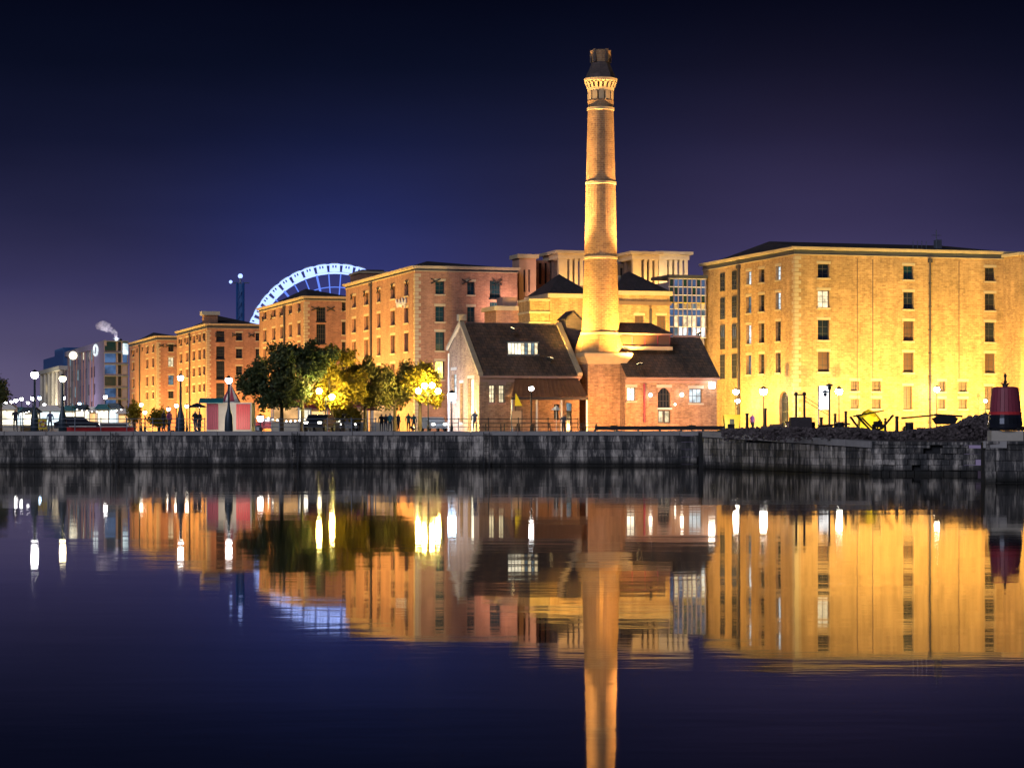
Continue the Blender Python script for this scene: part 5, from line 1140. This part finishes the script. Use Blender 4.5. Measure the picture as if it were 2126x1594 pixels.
# yellow heap, skip
Y = 182; b = XG(1808, Y); k = Y/F; m = MB(); vs = []; nx, ny = 12, 6; rr = random.Random(3)
for j in range(ny+1):
    for i in range(nx+1):
        u = i/nx; v = j/ny; x = (-28+56*u)*k; h = (.25+1.35*math.sin(PI*min(1, (u*.75+.18)))**1.2*math.sin(PI*(.15+.7*v)))*(1+rr.uniform(-.10, .10)) if 0 < j < ny and 0 < i < nx else 0
        vs.append((x, -1+2.2*v, h*.98))
fs = [(j*(nx+1)+i, j*(nx+1)+i+1, (j+1)*(nx+1)+i+1, (j+1)*(nx+1)+i) for j in range(ny) for i in range(nx)]; m.add(vs, fs); o = m.build('tarpaulin', 'yellow_paint', None, b); tag(o, 'bright yellow tarpaulin draped over a heap on the terrace', 'tarpaulin')
flood('work light shining on the yellow tarpaulin', XG(1822, Y-5, G), XG(1808, Y)+Vector((0, 0, 1)), 170, (1, .85, .4), group='lights of the yellow warehouse quay')
b = XG(1518, 228); k = 228/F; t = thing('skip', 'bright yellow skip right of the pump hall under the twin lamps', 'skip', b); m = MB(); m.prism([(-13*k, .1), (14*k, .1), (17*k, 1.5), (-16*k, 1.5)], -.8, .8); m.build('body', 'yellow_paint', t); m = MB(); m.box(-17*k, 18*k, -.9, .9, 1.5, 1.62); m.build('rim', 'yellow_paint', t); m = MB(); m.box(-.2, .2, -.86, -.8, .3, 1.2); m.build('panel', 'iron', t)
flood('small light on the yellow skip', XG(1518, 223), XG(1518, 228)+Vector((0, 0, 1)), 90, (1, .9, .5), group='lights of the yellow warehouse quay')
# bollards, beams, anchor timbers
def post(px, py, Y, r, label, name='bollard', cat='bollard'):
    z = P(px, py, Y).z; zb_ = gz(Y) if Y < 184 else G; h = z-zb_; t = thing(name, label, cat, XG(px, Y, zb_)); m = MB(); m.lathe([(r*1.3, 0), (r, .15), (r*.85, h-.12)], 8); m.build('shaft', 'iron', t); m = MB(); m.lathe([(r*1.15, h-.12), (r*1.15, h-.03), (r*.6, h)], 8); m.build('cap', 'iron', t)
post(1862, 864, 170, .13, 'thin black post standing on the terrace right of the yellow tarpaulin')
post(1734, 858, 172, .10, 'short knobbed post right of the double lamp post'); post(1756, 853, 172, .10, 'slim knobbed post left of the yellow tarpaulin'); post(1705, 866, 172, .12, 'low post left of the double lamp post'); post(1589, 848, 205, .12, 'thin post before the side of the yellow warehouse'); post(1838, 868, 176, .09, 'small post touching the yellow tarpaulin'); post(1551, 858, 205, .14, 'dark stub post right of the yellow skip')
def beam(p, q, r, label, name='timber_beam', mat='timber_dark', cat='timber'):
    m = MB(); p = Vector(p); q = Vector(q); m.tube((0, 0, 0), q-p, r, r*.8, n=5); o = m.build(name, mat, None, p); tag(o, label, cat, 'old timbers and spars on the terrace')
for a, b, Y, r, l in (((1872, 868), (1946, 861), 168, .07, 'long thin spar pointing left above the rubble'), ((1940, 861), (1998, 864), 169, .09, 'thicker spar lying level beside the long thin one'), ((1766, 866), (1786, 893), 163, .08, 'steep timber leaning below the yellow tarpaulin, leftmost'), ((1778, 862), (1806, 892), 164, .09, 'second steep timber below the yellow tarpaulin'), ((1790, 868), (1818, 896), 163, .07, 'third steep timber below the yellow tarpaulin'),
    ((1772, 864), (1835, 852), 170, .06, 'flat pole lying across the yellow tarpaulin'), ((2008, 876), (2048, 858), 160, .12, 'heavy timber rising towards the maroon buoy'), ((1812, 884), (1828, 872), 162, .06, 'short blue-black timber in front of the tarpaulin'), ((1700, 884), (1764, 880), 163, .08, 'level timber between the iron frame and the tarpaulin')):
    beam(P(*a, Y), P(*b, Y+1), r, l)
# dark dinghy-like trough and barrel among the rubble
b = XG(1962, 166, gz(166)+.75); t = thing('iron_trough', 'dark upturned iron trough under the spars', 'trough', b); m = MB(); m.prism([(-.6, 0), (.6, 0), (.85, .42), (.4, .6), (-.5, .58), (-.85, .4)], -.4, .4); m.build('body', 'iron', t)
b = XG(1640, 166, gz(166)); t = thing('timber_block', 'reddish timber block at the foot of the iron frame', 'timber block', b); m = MB(); m.box(-.25, .3, -.3, .3, 0, .85); m.build('body', 'stone_pink', t); m = MB(); m.box(-.3, .35, -.35, .35, .855, .95); m.build('cap', 'timber_dark', t)
# maroon buoy
Y = 122; k = Y/F; b = XG(2087, Y, 2.08); zf = lambda y: CAMZ+(HY-y)*k-2.08
t = thing('mooring_buoy', 'big tapered maroon and black buoy on a pale block at the right edge', 'buoy', b)
m = MB(); m.box(-33*k, 33*k, -.55, .55, 0, zf(894)); m.build('base_block', 'stone_pale', t)
m = MB(); m.lathe([(31*k, zf(893.5)), (35*k, zf(888)), (35.5*k, zf(880)), (34*k, zf(868)), (33.5*k, zf(861))], 24); m.build('drum', 'car_dark', t, smooth=False)
m = MB(); m.lathe([(33.8*k, zf(861)), (34*k, zf(857)), (32.5*k, zf(855))], 24); m.build('rim_band', 'red_paint', t)
n = 24
for i in range(n):
    a0 = 2*PI*i/n+.012; a1 = 2*PI*(i+1)/n-.012; m = MB(); r0, r1 = 32.3*k, 27.5*k; z0_, z1_ = zf(855), zf(806)
    q = [(r0*math.cos(a0), r0*math.sin(a0), z0_), (r0*math.cos(a1), r0*math.sin(a1), z0_), (r1*math.cos(a1), r1*math.sin(a1), z1_), (r1*math.cos(a0), r1*math.sin(a0), z1_)]
    q2 = [(x*.94, y*.94, z) for x, y, z in q]; m.add(q+q2, [(0, 1, 2, 3), (7, 6, 5, 4), (0, 4, 5, 1), (1, 5, 6, 2), (2, 6, 7, 3), (3, 7, 4, 0)]); m.build('plank', 'maroon_paint', t)
m = MB(); m.lathe([(26.5*k, zf(812)), (26.8*k, zf(805)), (20*k, zf(803))], 24); m.build('top_plate', 'maroon_paint', t)
m = MB(); m.lathe([(3*k, zf(804)), (2.2*k, zf(797)), (4.2*k, zf(793)), (2*k, zf(789)), (2*k, zf(784)), (3.6*k, zf(780)), (1*k, zf(775))], 8)
for s in (-1, 1): m.tube((0, 0, zf(800)), (s*9*k, 0, zf(795)), .05, .03); m.tube((0, 0, zf(803)), (s*6*k, 0, zf(799)), .05, .04)
m.build('finial', 'iron', t)


# crates, drums and an old anchor among the terrace clutter
for px, Y, sz, l in ((1592, 168, .55, 'small dark crate left of the iron frame'), (1612, 167, .7, 'taller dark crate left of the iron frame'), (1716, 165, .6, 'dark crate right of the iron frame'), (1912, 164, .5, 'small crate under the long thin spar')):
    b = XG(px, Y, gz(Y)+.05); t = thing('crate', l, 'crate', b, R.uniform(-.5, .5), 'crates on the right terrace'); m = MB(); m.box(-sz*.6+.03, sz*.6-.03, -sz*.5+.03, sz*.5-.03, 0, sz); m.build('body', 'timber_dark', t)
    for i in range(4): m = MB(); z = sz*i/4; m.box(-sz*.6, sz*.6, -sz*.5, -sz*.5+.025, z+.01, z+sz/4-.015); m.build('slat', 'shutter' if i % 2 else 'timber_dark', t)
for px, Y, l in ((1684, 164, 'iron drum at the right foot of the iron frame'), (1744, 163, 'iron drum left of the leaning timbers'), (1888, 162, 'rusty drum in the rubble under the spars')):
    b = XG(px, Y, gz(Y)+.05); t = thing('oil_drum', l, 'drum', b, 0, 'drums on the right terrace'); m = MB(); m.lathe([(.28, 0), (.28, .28), (.3, .3), (.28, .32), (.28, .55), (.3, .57), (.28, .6), (.28, .85)], 14); m.build('body', 'iron', t, smooth=False); m = MB(); m.lathe([(.3, .855), (.3, .9)], 14); m.build('rim', 'steel_grey', t)
b = XG(1830, 158, gz(158)+.55); t = thing('anchor', 'old rusty anchor lying against the rubble right of the yellow tarpaulin', 'anchor', b, .3)
m = MB(); m.tube((0, 0, 0), (.9, .1, .9), .07); m.build('shank', 'iron', t); m = MB(); m.tube((.65, -.45, .85), (.95, .6, .8), .05); m.build('stock', 'iron', t)
m = MB()
for k in range(8): a0, a1 = PI*(.15+.7*k/8), PI*(.15+.7*(k+1)/8); m.tube((-.55*math.cos(a0)*.8-.25, 0, .55-.6*math.sin(a0)), (-.55*math.cos(a1)*.8-.25, 0, .55-.6*math.sin(a1)), .08, n=6)
m.build('arm', 'iron', t)
# hanging festoon bulbs over the far left promenade
for x0, x1, y, Y, l in ((4, 66, 850, 300, 'string of tiny festoon bulbs over the stalls at the left edge'), (150, 262, 846, 318, 'string of festoon bulbs above the stalls below the glass tower'), (548, 650, 862, 228, 'string of warm bulbs under the dark green trees')):
    a = P(x0, y, Y); b = P(x1, y+2, Y); t = thing('festoon', l, 'festoon lights', (a.x, a.y, G)); d = b-a; m = MB(); n = 11; pr = None
    for sx in (0, d.x): mm = MB(); mm.tube((sx, 0, 0), (sx, 0, a.z-G+.1), .05); mm.build('pole', 'iron', t)
    for i in range(n+1):
        s_ = i/n; p = Vector((d.x*s_, 0, a.z-G-.9*4*s_*(1-s_)*.5)); 
        if pr is not None: m.tube(pr, p, .015, n=3)
        pr = p
        if 0 < i < n: bb = MB(); bb.sphere(p-Vector((0, 0, .12)), .075, 6, 4); bb.build('bulb', 'lamp_soft' if i % 3 else 'lamp_warm', t)
    m.build('cable', 'iron', t)

for px, l in ((612, 'black iron ladder set in a dark slot of the left quay wall'), (1010, 'iron ladder on the quay wall below the pump house gable'), (235, 'iron ladder on the quay wall near the left end')):
    t = thing('quay_ladder', l, 'ladder', XG(px, 184.25, -.4)); m = MB(); m.box(-.24, -.18, -.04, .04, 0, 3.0); m.build('rail', 'iron', t); m = MB(); m.box(.18, .24, -.04, .04, 0, 3.0); m.build('rail', 'iron', t)
    for i in range(9): m = MB(); m.tube((-.18, 0, .25+i*.32), (.18, 0, .25+i*.32), .022, n=5); m.build('rung', 'iron', t)
